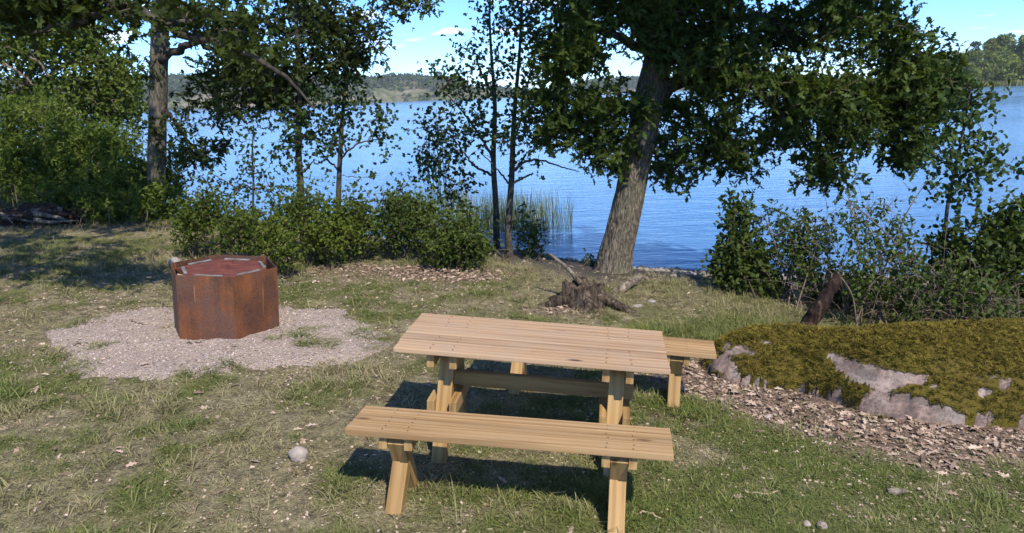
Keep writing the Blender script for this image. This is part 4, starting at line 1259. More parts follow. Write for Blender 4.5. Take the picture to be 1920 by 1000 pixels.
make_shrub('bramble', 'tangled leafless briar at the right edge above the boulder', on_ground(1860, 640),
    [(1850, 580, 80, 50, 6.7, 0.4, 150), (1800, 540, 60, 50, 6.9, 0.4, 110), (1900, 620, 40, 24, 6.4, 0.3, 60)], seed=77, bare=0.75, canes=110, **dict(BR, stems=4, stem_r=0.007))
make_shrub('dark_bush', 'dense dark bush filling the right edge above the briars', on_ground(1880, 600),
    [(1850, 460, 80, 50, 7.8, 0.5, 170), (1910, 430, 60, 50, 7.8, 0.5, 120), (1800, 500, 60, 40, 7.8, 0.45, 100), (1880, 540, 90, 50, 7.6, 0.5, 170), (1960, 480, 60, 80, 7.7, 0.5, 90), (1700, 560, 80, 40, 8.0, 0.4, 110), (1580, 560, 60, 40, 8.3, 0.4, 90)],
    LEAF_DARK, OVAL, 0.058, per=2, m=4, spread=0.08, gap=0.3, seed=79, cat='bush')
make_tree('lakeside_sapling', 'leaning sapling with round leaves rising from the brambles against the lake',
    [(1772, 470, 7.9, 7), (1775, 400, 7.9, 6.5), (1788, 330, 7.9, 5.5), (1805, 250, 7.9, 4.5), (1820, 165, 7.9, 2.5)],
    [[(1780, 370, 7.9, 3), (1820, 340, 7.8, 2.2), (1880, 315, 7.8, 1.4)], [(1800, 280, 7.9, 3), (1840, 240, 7.8, 1.6)], [(1790, 330, 7.9, 3), (1760, 290, 7.8, 1.5)]],
    [(1815, 185, 34, 24, 7.9, 0.2, 14), (1800, 230, 34, 26, 7.9, 0.25, 18), (1840, 270, 30, 26, 7.8, 0.25, 14), (1770, 290, 34, 30, 7.8, 0.25, 20), (1820, 320, 44, 24, 7.8, 0.3, 22), (1880, 318, 26, 14, 7.8, 0.2, 8), (1790, 360, 44, 24, 7.8, 0.3, 18), (1865, 190, 14, 14, 7.9, 0.15, 4)],
    BARK_ALDER, LEAF_ALDER, ROUND, 0.052, per=3, m=2, spread=0.085, seed=83, wob=0.1, sides=8, twig=0.002, up=0.2, nup=0.2, ground_it=True)
# long bare shoots over the brambles
rng = np.random.default_rng(91)
for lab, pts in [('bare arching bramble shoot crossing the water, leaning right', [(1630, 600, 7.6, 5), (1660, 500, 7.6, 4), (1700, 400, 7.6, 3), (1745, 330, 7.6, 1.6)]),
                 ('bare arching bramble shoot leaning left over the water', [(1740, 560, 7.5, 4), (1690, 470, 7.5, 3.4), (1620, 400, 7.5, 2.6), (1570, 365, 7.5, 1.6)]),
                 ('pale bare stem standing up behind the boulder', [(1608, 640, 7.2, 5), (1604, 590, 7.2, 4.6), (1596, 550, 7.2, 4), (1570, 510, 7.2, 3)])]:
    lp, lr = px_line(pts, 20)
    lp[0, 2] = float(gz(lp[0, 0], lp[0, 1])) - 0.02
    V, F = tube(lp, lr * 0.8, 6)
    o = link('bramble_shoot', mesh_np('bramble_shoot', local(V, lp[0]), F, TWIG_PALE, smooth=True), None, lp[0])
    tag(o, lab, 'shoot', 'long bramble shoots')

# reeds in the shallows
rng = np.random.default_rng(95)
N = 1500
cx = rng.choice(np.array([745, 800, 860, 920, 960, 1000, 1040]), N, p=[.12, .13, .15, .2, .17, .15, .08]) + rng.normal(size=N) * 26
cx = np.clip(cx, 690, 1072)
P = np.array([at(a, 436 - abs(b) * 14 - (a < 880) * 18, 15.8) for a, b in zip(cx, rng.normal(size=N))])
# drop them to the lake: same line of sight, at water level
d = P - np.array([0, 0, CAM_H]); P = np.array([0, 0, CAM_H]) + d * ((WL - CAM_H) / d[:, 2])[:, None]
P[:, 2] = WL - 0.15
ax = rand_unit(N, 7, rng)
Vv, Ff, rv = leaf_mesh(P, ax, rand_unit(N, 0, rng), 0.55 + 0.45 * rng.random(N), [(0, .0055), (.4, .0055), (.75, .004), (1, .001)], rng.random(N), 0.12, 0.0)
tag(link('reeds', mesh_np('reeds', Vv, Ff, REED, dict(rnd=rv))), 'thin green reeds standing in the shallow water by the alders', 'reeds', kind='stuff')

# ------------------------------------------------------------------ picnic table and benches
def frame(a, tx, ty):
    ex = np.array([math.cos(a), math.sin(a), tx]); ex /= np.linalg.norm(ex)
    ey = np.array([-math.sin(a), math.cos(a), ty]); ey -= ex * (ex @ ey); ey /= np.linalg.norm(ey)
    ez = np.cross(ex, ey)
    return Matrix(((ex[0], ey[0], ez[0]), (ex[1], ey[1], ez[1]), (ex[2], ey[2], ez[2])))


def box_mesh(name, sx, sy, sz, mat, bevel=0.003, cuts=0):
    bm = bmesh.new()
    bmesh.ops.create_cube(bm, size=1)
    for v_ in bm.verts: v_.co = Vector((v_.co.x * sx, v_.co.y * sy, v_.co.z * sz))
    if bevel: bmesh.ops.bevel(bm, geom=list(bm.edges), offset=bevel, segments=2, affect='EDGES', profile=0.6)
    me = bpy.data.meshes.new(name)
    bm.to_mesh(me); bm.free()
    me.materials.append(mat)
    for p_ in me.polygons: p_.use_smooth = False
    return me


def part(name, me, parent, loc, rot=None, lab=None):
    o = link(name, me, parent, loc)
    if rot is not None: o.rotation_euler = rot
    if lab: o['label'] = lab
    return o


def beam_between(name, parent, a, b, sx, sy, mat, lab=None):
    """a beam whose grain (local X) runs from a to b in the parent's YZ plane; sx across X, sy in-plane"""
    a, b = Vector(a), Vector(b)
    d = b - a
    me = box_mesh(name, d.length, sx, sy, mat, 0.004)
    o = link(name, me, parent, (a + b) / 2)
    # local X -> d ; local Y -> parent X
    xa = d.normalized(); ya = Vector((1, 0, 0)); za = xa.cross(ya).normalized(); ya = za.cross(xa)
    o.rotation_mode = 'QUATERNION'
    o.rotation_quaternion = Matrix((xa, ya, za)).transposed().to_quaternion()
    if lab: o['label'] = lab
    return o


def screws(parent, xs, ys, z, rng):
    bm = bmesh.new()
    for x in xs:
        for y in ys:
            m4 = Matrix.Translation((x + rng.normal() * 0.004, y + rng.normal() * 0.003, z + 0.0004))
            bmesh.ops.create_circle(bm, cap_ends=True, radius=0.0042, segments=8, matrix=m4)
            for f_ in bm.faces: pass
    r = bmesh.ops.extrude_face_region(bm, geom=list(bm.faces))
    bmesh.ops.translate(bm, verts=[v_ for v_ in r['geom'] if isinstance(v_, bmesh.types.BMVert)], vec=(0, 0, 0.0012))
    me = bpy.data.meshes.new('screw_heads')
    bm.to_mesh(me); bm.free()
    me.materials.append(SCREW)
    o = link('screw_heads', me, parent)
    o['kind'] = 'stuff'


rng = np.random.default_rng(3)
# table
TH = 0.735
rot = frame(-0.136, -0.074, -0.001)
c = Vector((0.126, 4.522, 0.727))
base = c - rot @ Vector((0, 0, TH))
table = empty('picnic_table', base, 'pale pine picnic table with five-board top on trestle legs', 'table', None, rot)
L, W, T = 1.645, 0.721, 0.032
bw = (W - 4 * 0.014) / 5
bme = box_mesh('board', L, bw, T, WOOD, 0.006)
for k in range(5):
    y = -W / 2 + bw / 2 + k * (bw + 0.014)
    o = part('board', bme, table, (rng.normal() * 0.002, y, TH - T / 2 + rng.normal() * 0.0008), (rng.normal() * 0.004, 0, rng.normal() * 0.0008))
    if k == 0:
        o['knot_x'] = 0.27; o['knot_on'] = 1.0
        o['label'] = 'front table board with a long dark knot'
ys = []
for k in range(5):
    y = -W / 2 + bw / 2 + k * (bw + 0.014)
    ys += [y - bw * 0.26, y + bw * 0.26]
FX = 0.53
screws(table, [-FX - 0.068, -FX + 0.068, FX - 0.068, FX + 0.068], ys, TH, rng)
for s in (-1, 1):
    x = s * FX
    for d in (-1, 1):
        part('batten', box_mesh('batten', 0.64, 0.045, 0.095, WOOD_LEG, 0.004), table, (x + d * 0.070, 0, TH - T - 0.0485), (0, 0, math.pi / 2))
        part('crossbeam', box_mesh('crossbeam', 0.60, 0.045, 0.095, WOOD_LEG, 0.004), table, (x + d * 0.070, 0, 0.335), (0, 0, math.pi / 2))
        beam_between('leg', table, (x, d * 0.085, TH - T - 0.012), (x, d * 0.335, -0.03), 0.092 - 0.003 * (d > 0), 0.075, WOOD_LEG)
part('stretcher', box_mesh('stretcher', 1.15, 0.048, 0.095, WOOD_LEG, 0.004), table, (0.07, 0, 0.432), None, 'shaded lengthwise beam between the trestles')


def make_bench(label, c, rot, H, L, W, T, fx, seed):
    rng = np.random.default_rng(seed)
    base = Vector(c) - rot @ Vector((0, 0, H))
    b = empty('picnic_bench', base, label, 'bench', 'benches of the picnic table', rot)
    bw = (W - 2 * 0.011) / 3
    me = box_mesh('seat_board', L, bw, T, WOOD_SEAT, 0.006)
    ys = []
    for k in range(3):
        y = -W / 2 + bw / 2 + k * (bw + 0.011)
        part('seat_board', me, b, (rng.normal() * 0.002, y, H - T / 2 + rng.normal() * 0.0008), (rng.normal() * 0.004, 0, rng.normal() * 0.0008))
        ys += [y - bw * 0.25, y + bw * 0.25]
    screws(b, [-fx - 0.068, -fx + 0.068, fx - 0.068, fx + 0.068], ys, H, rng)
    for s in (-1, 1):
        x = s * fx
        for d in (-1, 1):
            part('batten', box_mesh('batten', W - 0.05, 0.045, 0.075, WOOD_LEG, 0.004), b, (x + d * 0.070, 0, H - T - 0.0385), (0, 0, math.pi / 2))
            beam_between('leg', b, (x, d * 0.105, H - T - 0.02), (x, -d * 0.165, -0.03), 0.092 - 0.003 * (d > 0), 0.085, WOOD_LEG)
    return b


rot1 = frame(-0.148, -0.052, -0.045)
make_bench('nearest pine bench with X legs in front of the table', (-0.047, 3.776, 0.468), rot1, 0.455, 1.746, 0.338, 0.040, 0.60, 5)
rot2 = frame(-0.200, -0.062, -0.008)
make_bench('far pine bench mostly hidden behind the table, right end showing', (0.628, 5.423, 0.417), rot2, 0.44, 1.746, 0.335, 0.038, 0.60, 6)

# ------------------------------------------------------------------ fire pit
pit_n = Vector((0.068, 0.0, 1.0)).normalized()
ex = Vector((math.cos(-0.03), math.sin(-0.03), 0)); ex = (ex - pit_n * ex.dot(pit_n)).normalized(); ey = pit_n.cross(ex)
prot = Matrix((ex, ey, pit_n)).transposed()
gzc = float(gz(*PIT_C)) + 0.02
pit = empty('fire_pit', (PIT_C[0], PIT_C[1], gzc), 'rusty hexagonal steel fire pit with a lid, on the gravel patch', 'fire pit', None, prot)
S, PH = 0.505, 0.60
hv = [Vector((S * math.cos(math.radians(60 * k - 120)), S * math.sin(math.radians(60 * k - 120)), 0)) for k in range(6)]


def plate_mesh(name, a, b, z0, z1, th, mat, nu=14, nv=10, dent=0.006, seed=0):
    """a slightly buckled steel plate from a to b"""
    d = (b - a); ln = d.length; d = d.normalized(); nrm = Vector((d.y, -d.x, 0))
    V, F = [], []
    for side in (0, 1):
        for j in range(nv + 1):
            for i in range(nu + 1):
                u, w = i / nu, j / nv
                p = a + d * (ln * u); p.z = z0 + (z1 - z0) * w
                k = dent * math.sin(math.pi * u) * (noise3(np.array([u * 2 + seed, w * 2, 0.5]), 5) - 0.4) * 2
                k += 0.012 * (w ** 8) * -1 * math.sin(math.pi * u) * 0.4
                p += nrm * (k - side * th)
                V.append(p)
    n1 = (nu + 1) * (nv + 1)
    for j in range(nv):
        for i in range(nu):
            q = j * (nu + 1) + i
            F.append((q, q + 1, q + nu + 2, q + nu + 1))
            F.append((n1 + q, n1 + q + nu + 1, n1 + q + nu + 2, n1 + q + 1))
    for i in range(nu):
        q = nv * (nu + 1) + i
        F.append((q, q + 1, n1 + q + 1, n1 + q))
    for j in range(nv):
        q = j * (nu + 1); F.append((q, q + nu + 1, n1 + q + nu + 1, n1 + q))
        q = q + nu; F.append((q, n1 + q, n1 + q + nu + 1, q + nu + 1))
    me = bpy.data.meshes.new(name)
    me.from_pydata([tuple(v_) for v_ in V], [], F)
    me.materials.append(mat)
    return me


for k in range(6):
    link('wall_panel', plate_mesh('wall_panel', hv[k], hv[(k + 1) % 6], -0.08, PH, 0.006, RUST, seed=k * 3.1), pit)
# sand and ash filling, pale sand in the corner
bm = bmesh.new()
ring = [bm.verts.new(v_ * 0.975 + Vector((0, 0, PH - 0.19))) for v_ in hv]
bm.faces.new(ring)
me = bpy.data.meshes.new('ash_bed'); bm.to_mesh(me); bm.free(); me.materials.append(SAND_M)
link('ash_bed', me, pit)
bm = bmesh.new()
cv = hv[0]
for q, (f1, f2) in enumerate([(hv[5], hv[1])]):
    a = cv * 0.97; b_ = (cv * 0.70 + f1 * 0.26); c_ = (cv * 0.62 + f2 * 0.36)
    vs_ = [bm.verts.new((a.x, a.y, PH - 0.012)), bm.verts.new((c_.x, c_.y, PH - 0.02)), bm.verts.new((b_.x * 0.98, b_.y * 0.98, PH - 0.02))]
    bm.faces.new(vs_)
r = bmesh.ops.extrude_face_region(bm, geom=list(bm.faces))
bmesh.ops.translate(bm, verts=[v_ for v_ in r['geom'] if isinstance(v_, bmesh.types.BMVert)], vec=(0, 0, -0.01))
me = bpy.data.meshes.new('corner_gusset'); bm.to_mesh(me); bm.free(); me.materials.append(SAND_M)
o = link('corner_gusset', me, pit); o['label'] = 'pale plate in the front left corner'
# lid with six edge bars and two handles
lid_r = 0.405
bm = bmesh.new()
lv = [v_ * (lid_r / S) for v_ in hv]
bm.faces.new([bm.verts.new((v_.x, v_.y, PH - 0.040)) for v_ in lv])
r = bmesh.ops.extrude_face_region(bm, geom=list(bm.faces))
bmesh.ops.translate(bm, verts=[v_ for v_ in r['geom'] if isinstance(v_, bmesh.types.BMVert)], vec=(0, 0, 0.012))
bmesh.ops.recalc_face_normals(bm, faces=list(bm.faces))
me = bpy.data.meshes.new('lid'); bm.to_mesh(me); bm.free(); me.materials.append(RUST_LID)
lid = link('lid', me, pit); lid['label'] = 'flat red-brown steel lid with six grey edge bars'
# brackets that carry the lid, one to each corner
for k in range(6):
    d = hv[k].normalized()
    bme2 = box_mesh('bracket', 0.11, 0.035, 0.012, RUST_LID, 0.001)
    part('bracket', bme2, pit, d * (S * 0.83) + Vector((0, 0, PH - 0.048)), (0, 0, math.atan2(d.y, d.x)))
for k in range(6):
    a, b_ = lv[k], lv[(k + 1) % 6]
    mid = (a + b_) * 0.5
    me = box_mesh('edge_bar', 0.25, 0.030, 0.014, STEEL, 0.002)
    o = part('edge_bar', me, lid, mid * 0.985 + Vector((0, 0, PH - 0.019)), (0.10, 0, math.atan2((b_ - a).y, (b_ - a).x)))
for hx, hy in ((-0.02, 0.13), (0.10, -0.02)):
    P4 = np.array([(hx - 0.055, hy, PH - 0.03), (hx - 0.055, hy, PH + 0.012), (hx + 0.055, hy, PH + 0.012), (hx + 0.055, hy, PH - 0.03)])
    V, F = tubes_many(np.stack([P4[[0, 0, 1]] * [[1], [0], [1]] + P4[[0, 0, 1]] * [[0], [.5], [0]] + P4[[1, 1, 1]] * [[0], [.5], [0]], P4[[1, 1, 2]] * [[1], [0], [1]] + P4[[1, 1, 1]] * [[0], [.5], [0]] + P4[[2, 2, 2]] * [[0], [.5], [0]], P4[[2, 2, 3]] * [[1], [0], [1]] + P4[[2, 2, 2]] * [[0], [.5], [0]] + P4[[3, 3, 3]] * [[0], [.5], [0]]]), np.full((3, 3), 0.006), 6)
    link('handle', mesh_np('handle', V, F, RUST_LID), lid)

# ------------------------------------------------------------------ mossy boulder
u_ = np.linspace(-2.1, 2.4, 190); w_ = np.linspace(-1.0, 1.1, 100)
U, Wg = np.meshgrid(u_, w_)
a = -0.20
XX = ROCK_C[0] + U * math.cos(a) - Wg * math.sin(a); YY = ROCK_C[1] + U * math.sin(a) + Wg * math.cos(a)
r1, r2 = rock_rho(XX, YY)
wn_ = (fbm(np.stack([XX * 1.7, YY * 1.7, 0 * XX], -1), 4, 77) - 0.5)
r1 = r1 + wn_ * 0.28; r2 = r2 + wn_ * 0.30


def dome(r, H, p, q):
    return H * np.clip(1 - np.clip(r, 0, 1) ** p, 0, 1) ** q


h1 = dome(r1, 0.42, 2.1, 0.66); h2 = dome(r2, 0.56, 2.3, 0.60)
hh = np.log(np.exp(h1 * 16) + np.exp(h2 * 16) - 1) / 16
hh += (fbm(np.stack([XX * 2.3, YY * 2.3, 0 * XX + 4], -1), 5, 78) - 0.5) * 0.16 * sst(0.02, 0.2, hh)
hh += (fbm(np.stack([XX * 11, YY * 11, 0 * XX + 4], -1), 3, 79) - 0.5) * 0.035 * sst(0.02, 0.2, hh)
G = gz(XX, YY)
ZZ = np.where(hh > 0.01, G + hh, G - 0.12)
V = np.stack([XX, YY, ZZ], -1)
# push the camera-side flank about so that it is not a plain height map
fl = (fbm(np.stack([XX * 3.1, ZZ * 5, YY * 3.1], -1), 4, 80) - 0.5)
gy_ = np.gradient(hh, axis=0)
V[..., 1] += fl * 0.12 * sst(0.01, 0.03, gy_)
slope = np.abs(np.gradient(hh, axis=0)) / (w_[1] - w_[0])
rel = (ZZ - G) / 0.55
bare = sst(0.15, 0.5, np.gradient(hh, axis=0) / (w_[1] - w_[0])) * sst(0.72, 0.45, rel)
pn = n2(XX * 0.9 + ZZ * 0.7, ZZ * 2.2 + YY * 0.3, 2.4, 83, 4)
mossv = 0.74 - 0.66 * bare * sst(0.55, 0.60, pn + 0.09 * sst(0.35, 0.02, rel)) - 0.3 * sst(0.70, 0.76, n2(XX, YY, 3.4, 84, 3))
nU, nW = len(u_), len(w_)
ii = (np.arange(nW - 1)[:, None] * nU + np.arange(nU - 1)[None]).ravel()
F = np.stack([ii, ii + 1, ii + nU + 1, ii + nU], -1)
inside = (hh > 0.01).ravel()
F = F[inside[F].any(1)]
rb = np.array([ROCK_C[0], ROCK_C[1], float(gz(*ROCK_C))])
me = mesh_np('mossy_boulder', local(V.reshape(-1, 3), rb), F, BOULDER, dict(moss=mossv.ravel()), smooth=True)
boulder = tag(link('mossy_boulder', me, None, rb), 'long low pink granite boulder covered in olive moss at the right', 'boulder')
BV = V.reshape(-1, 3)[inside]; BM_ = mossv.ravel()[inside]

# ------------------------------------------------------------------ stump, dead wood, stones
def blob_stone(name, label, px, py, size, mat, seed, sink=0.3, squash=(1, 1, 0.7), cat='stone', group=None, rough=0.35):
    g = on_ground(px, py)
    bm = bmesh.new()
    bmesh.ops.create_icosphere(bm, subdivisions=3, radius=1)
    P = np.array([v_.co[:] for v_ in bm.verts])
    k = 1 + (fbm(P * 1.3 + seed, 4, seed) - 0.5) * 2 * rough
    # a few flat faces, as broken stone has
    rg = np.random.default_rng(seed)
    for d in rand_unit(7, 0, rg):
        s_ = P @ d
        k = np.where(s_ * k > 0.78, 0.78 / np.maximum(s_, 0.2), k)
    P = P * k[:, None] * np.array(size) * np.array(squash)
    for v_, p in zip(bm.verts, P): v_.co = Vector(p)
    me = bpy.data.meshes.new(name); bm.to_mesh(me); bm.free()
    me.materials.append(mat)
    for p_ in me.polygons: p_.use_smooth = True
    o = link(name, me, None, (g[0], g[1], float(surf(g[0], g[1])) + P[:, 2].max() * (1 - 2 * sink)))
    o.rotation_euler = (0, 0, rg.random() * 6)
    return tag(o, label, cat, group)


blob_stone('stone', 'pinkish fist-sized stone on the grass left of the near bench', 560, 862, 0.068, STONE_PALE, 3, 0.25, (1.15, 0.85, 0.75))
blob_stone('stone', 'grey rounded stone half hidden behind the left corner of the fire pit', 327, 498, 0.095, STONE, 5, 0.25, (1.1, 0.9, 0.8))
blob_stone('stone', 'pale boulder in the shade under the left bushes', 130, 392, 0.16, STONE_PALE, 7, 0.0, (1, 0.9, 1.1))
blob_stone('stone', 'small white stone at the bottom right edge, left of its twin', 1513, 986, 0.024, STONE_PALE, 9, 0.25)
blob_stone('stone', 'small bluish white stone at the bottom right edge, right of its twin', 1540, 990, 0.030, STONE_PALE, 11, 0.25, (1.2, 0.9, 0.7))
blob_stone('stone', 'grey lichen rock poking out of the shrub behind the fire pit', 535, 492, 0.15, STONE, 13, 0.2, (0.9, 0.7, 1.0))
blob_stone('stone', 'grey stone at the left foot of the boulder', 1395, 690, 0.07, STONE, 15, 0.35)
blob_stone('stone', 'flat pale stone in the leaf litter left of the boulder', 1440, 782, 0.035, STONE_PALE, 17, 0.3, (1.2, 0.8, 0.5))
for q, (px, py, s_, lab) in enumerate([(1195, 575, 0.05, 'pale flat stone right of the stump'), (1222, 568, 0.045, 'grey stone in the grass beyond the table corner'), (1165, 583, 0.06, 'flat grey stone in front of the stump root'), (1285, 516, 0.08, 'dark stone at the waterline right of the oak'), (1262, 519, 0.05, 'small dark stone at the waterline')]):
    blob_stone('stone', lab, px, py, s_, STONE, 30 + q, 0.35, (1.3, 0.8, 0.5))
# dark root mound under the left bushes
mg = on_ground(60, 420)
rm = empty('root_mound', mg, 'dark mossy upturned root mound in the shade at the left edge', 'mound')
rg = np.random.default_rng(5)
bm = bmesh.new()
bmesh.ops.create_icosphere(bm, subdivisions=4, radius=1)
Pm = np.array([v_.co[:] for v_ in bm.verts])
Pm = Pm * (1 + (fbm(Pm * 2.2 + 3, 5, 41) - 0.5) * 0.9)[:, None] * np.array([0.85, 0.4, 0.30])
for v_, p in zip(bm.verts, Pm): v_.co = Vector(p)
me = bpy.data.meshes.new('soil'); bm.to_mesh(me); bm.free(); me.materials.append(ROT)
link('soil', me, rm)
for q in range(16):
    a0 = np.array([rg.normal() * 0.45, -0.25 + rg.normal() * 0.08, 0.05 + 0.22 * rg.random()])
    dr = np.array([rg.choice([-1, 1]) * (0.3 + 0.5 * rg.random()), -0.05 + 0.1 * rg.normal(), -0.10 * rg.random()])
    pts = smooth_line([a0, a0 + dr * 0.5 + rg.normal(size=3) * 0.05, a0 + dr + rg.normal(size=3) * 0.04], 12)
    V, F = tube(pts, np.linspace(0.035, 0.008, 12) * (0.6 + 0.8 * rg.random()), 7, 0.7, q)
    link('root', mesh_np('root', V, F, ROT if q % 3 else DEAD), rm)

# stump
sg = on_ground(1092, 572)
st = empty('tree_stump', sg, 'grey rotten tree stump with spreading roots left of the oak', 'stump')
nt_, nz_ = 72, 22
TH_ = np.linspace(0, 2 * np.pi, nt_, endpoint=False)
zz_ = np.linspace(-0.06, 1, nz_)
tt, zz2 = np.meshgrid(TH_, zz_)
lob = 0.5 + 0.5 * np.cos(tt * 5 + 1.2 + 0.6 * np.sin(tt * 2))
rad = 0.17 + 0.20 * lob * np.clip(1 - zz2, 0, 1.1) ** 2.2 + (fbm(np.stack([np.cos(tt) * 5, np.sin(tt) * 5, zz2 * 1.2], -1), 4, 91) - 0.5) * 0.12
jag = 0.17 + 0.30 * (fbm(np.stack([np.cos(tt) * 3, np.sin(tt) * 3, 0 * tt], -1), 4, 92) - 0.35)
V = np.stack([rad * np.cos(tt) * 1.25, rad * np.sin(tt), zz2 * jag], -1).reshape(-1, 3)
ii = np.arange(nz_ - 1)[:, None] * nt_; jj = np.arange(nt_)[None]; j2 = (jj + 1) % nt_
F = np.stack([ii + jj, ii + j2, ii + nt_ + j2, ii + nt_ + jj], -1).reshape(-1, 4)
# hollow top: rings going in and down
top = V.reshape(nz_, nt_, 3)[-1]
rings = []
for s_, dz in ((0.82, -0.01), (0.6, -0.05), (0.3, -0.06), (0.02, -0.055)):
    R2 = top * np.array([s_, s_, 1]) + np.array([0, 0, dz]); R2[:, 2] = R2[:, 2] * 0.6 + (top[:, 2].mean() + dz) * 0.4 + (RNG.random(nt_) - 0.5) * 0.02
    rings.append(R2)
V2 = np.concatenate([V] + rings)
for q in range(4):
    o_ = (nz_ - 1 + q) * nt_
    F = np.concatenate([F, np.stack([o_ + jj, o_ + j2, o_ + nt_ + j2, o_ + nt_ + jj], -1).reshape(-1, 4)])
link('bole', mesh_np('bole', V2, F, STUMP, smooth=False), st)
for q, (an, ln) in enumerate([(3.4, 0.52), (2.7, 0.40), (5.9, 0.50), (0.2, 0.38), (4.8, 0.34)]):
    pts = smooth_line([(0.12 * math.cos(an), 0.12 * math.sin(an), 0.11), (0.26 * math.cos(an + .1), 0.26 * math.sin(an + .1), 0.07), (ln * math.cos(an - .1), ln * math.sin(an - .1), 0.0), ((ln + .12) * math.cos(an), (ln + .12) * math.sin(an), -0.05)], 14)
    V, F = tube(pts, np.linspace(0.075, 0.02, 14), 9, 0.8, 60 + q)
    link('root', mesh_np('root', V, F, STUMP), st)


def log(name, label, pts, mat, cat, seed, sides=9, wob=0.5, n=18, group=None, lift=None):
    lp, lr = px_line(pts, n)
    if lift is not None:
        lp[:, 2] = gz(lp[:, 0], lp[:, 1]) + lift
    V, F = tube(lp, lr, sides, wob, seed)
    # closed, ragged ends
    nV = len(V)
    V = np.concatenate([V, [lp[0] - (lp[1] - lp[0]) * 0.3], [lp[-1] + (lp[-1] - lp[-2]) * 0.4]])
    j = np.arange(sides); j2 = (j + 1) % sides; e0 = (n - 1) * sides
    F = np.concatenate([F, np.stack([j2, j, 0 * j + nV, 0 * j + nV], -1), np.stack([e0 + j, e0 + j2, 0 * j + nV + 1, 0 * j + nV + 1], -1)])
    me = bpy.data.meshes.new(name)
    me.from_pydata(local(V, lp[0]).tolist(), [], [tuple(dict.fromkeys(f_)) for f_ in F.tolist()])
    me.materials.append(mat)
    o = link(name, me, None, lp[0])
    return tag(o, label, cat, group)


log('dead_branch', 'grey dead branch leaning up to the left out of the stump', [(1088, 532, 8.05, 10), (1072, 512, 8.1, 8), (1052, 493, 8.2, 7), (1030, 476, 8.3, 4)], DEAD, 'branch', 3)
log('fallen_log', 'short grey log lying between the stump and the oak', [(1146, 552, 8.45, 14), (1166, 541, 8.5, 17), (1186, 528, 8.6, 15), (1201, 517, 8.7, 12)], DEAD, 'log', 4, 10, 0.9)
log('dead_stub', 'dark rotten broken trunk leaning right behind the boulder', [(1500, 650, 6.9, 31), (1515, 612, 6.9, 30), (1532, 582, 6.9, 26), (1548, 556, 6.9, 24), (1565, 530, 6.9, 21), (1573, 514, 6.9, 10)], ROT, 'dead trunk', 5, 16, 1.3, 36)
log('wood_scrap', 'dark scrap of bark with a white tip in the grass at lower right', [(1664, 912, 4.0, 10), (1676, 930, 4.0, 17), (1690, 944, 4.0, 12), (1700, 955, 4.0, 4)], DEAD, 'wood scrap', 6, lift=0.02)
log('driftwood', 'dark driftwood log lying at the waterline right of the oak', [(1268, 506, 11.6, 12), (1290, 514, 11.4, 11), (1330, 522, 11.3, 9), (1360, 530, 11.2, 6)], DEAD, 'log', 7)
for q, (lab, pts, mat) in enumerate([
        ('crooked dark twig on the gravel left of the fire pit', [(244, 606), (255, 611), (262, 612), (270, 616)], TWIG),
        ('flat pale wood chip at the left edge of the gravel', [(106, 677), (120, 674), (134, 675)], DEAD_PALE),
        ('grey forked twig lying across the gravel at left', [(137, 656), (160, 651), (185, 653)], DEAD),
        ('short dark twig just left of the fire pit foot', [(290, 566), (300, 571), (307, 573)], TWIG),
        ('thin twig on the gravel below the fire pit front', [(352, 652), (370, 650), (385, 645)], TWIG),
        ('long dark stick in the shaded grass at far left', [(100, 438), (118, 441), (145, 446)], TWIG),
        ('grey stick near the left edge in shade', [(60, 462), (80, 459), (98, 456)], DEAD),
        ('pale stick in the grass right of the near bench', [(1396, 924), (1425, 927), (1458, 924)], DEAD_PALE),
        ('thin straw twig right of the near bench leg', [(1186, 962), (1215, 968), (1240, 976)], DEAD_PALE),
        ('curved brown twig on the bare soil under the near bench', [(965, 955), (1000, 950), (1035, 958)], TWIG),
        ('white stick by the worn grass left of the table', [(655, 748), (658, 742), (661, 735)], DEAD_PALE),
        ('dry branch lying in the long grass left of the boulder', [(1325, 598), (1370, 602), (1400, 592)], DEAD_PALE)]):
    W_ = np.array([on_ground(a_, b_) for a_, b_ in pts])
    W_[:, 2] = surf(W_[:, 0], W_[:, 1]) + 0.008
    lp = smooth_line(W_, 10)
    rg = np.random.default_rng(q)
    lp[1:-1] += rg.normal(size=(8, 3)) * 0.006
    thick = 0.006 if mat is TWIG else 0.008
    V, F = tube(lp, np.linspace(thick, thick * 0.5, 10), 6, 0.4, q)
    tag(link('fallen_twig', mesh_np('fallen_twig', local(V, lp[0]), F, mat), None, lp[0]), lab, 'twig', 'twigs lying on the clearing')

# ------------------------------------------------------------------ turf, litter, moss (what nobody could count)
def proto_obj(name, V, F, mat, coll, rnd=None):
    me = mesh_np(name, V, F, mat, dict(rnd=rnd) if rnd is not None else None)
    o = bpy.data.objects.new(name, me)
    coll.objects.link(o)
    return o


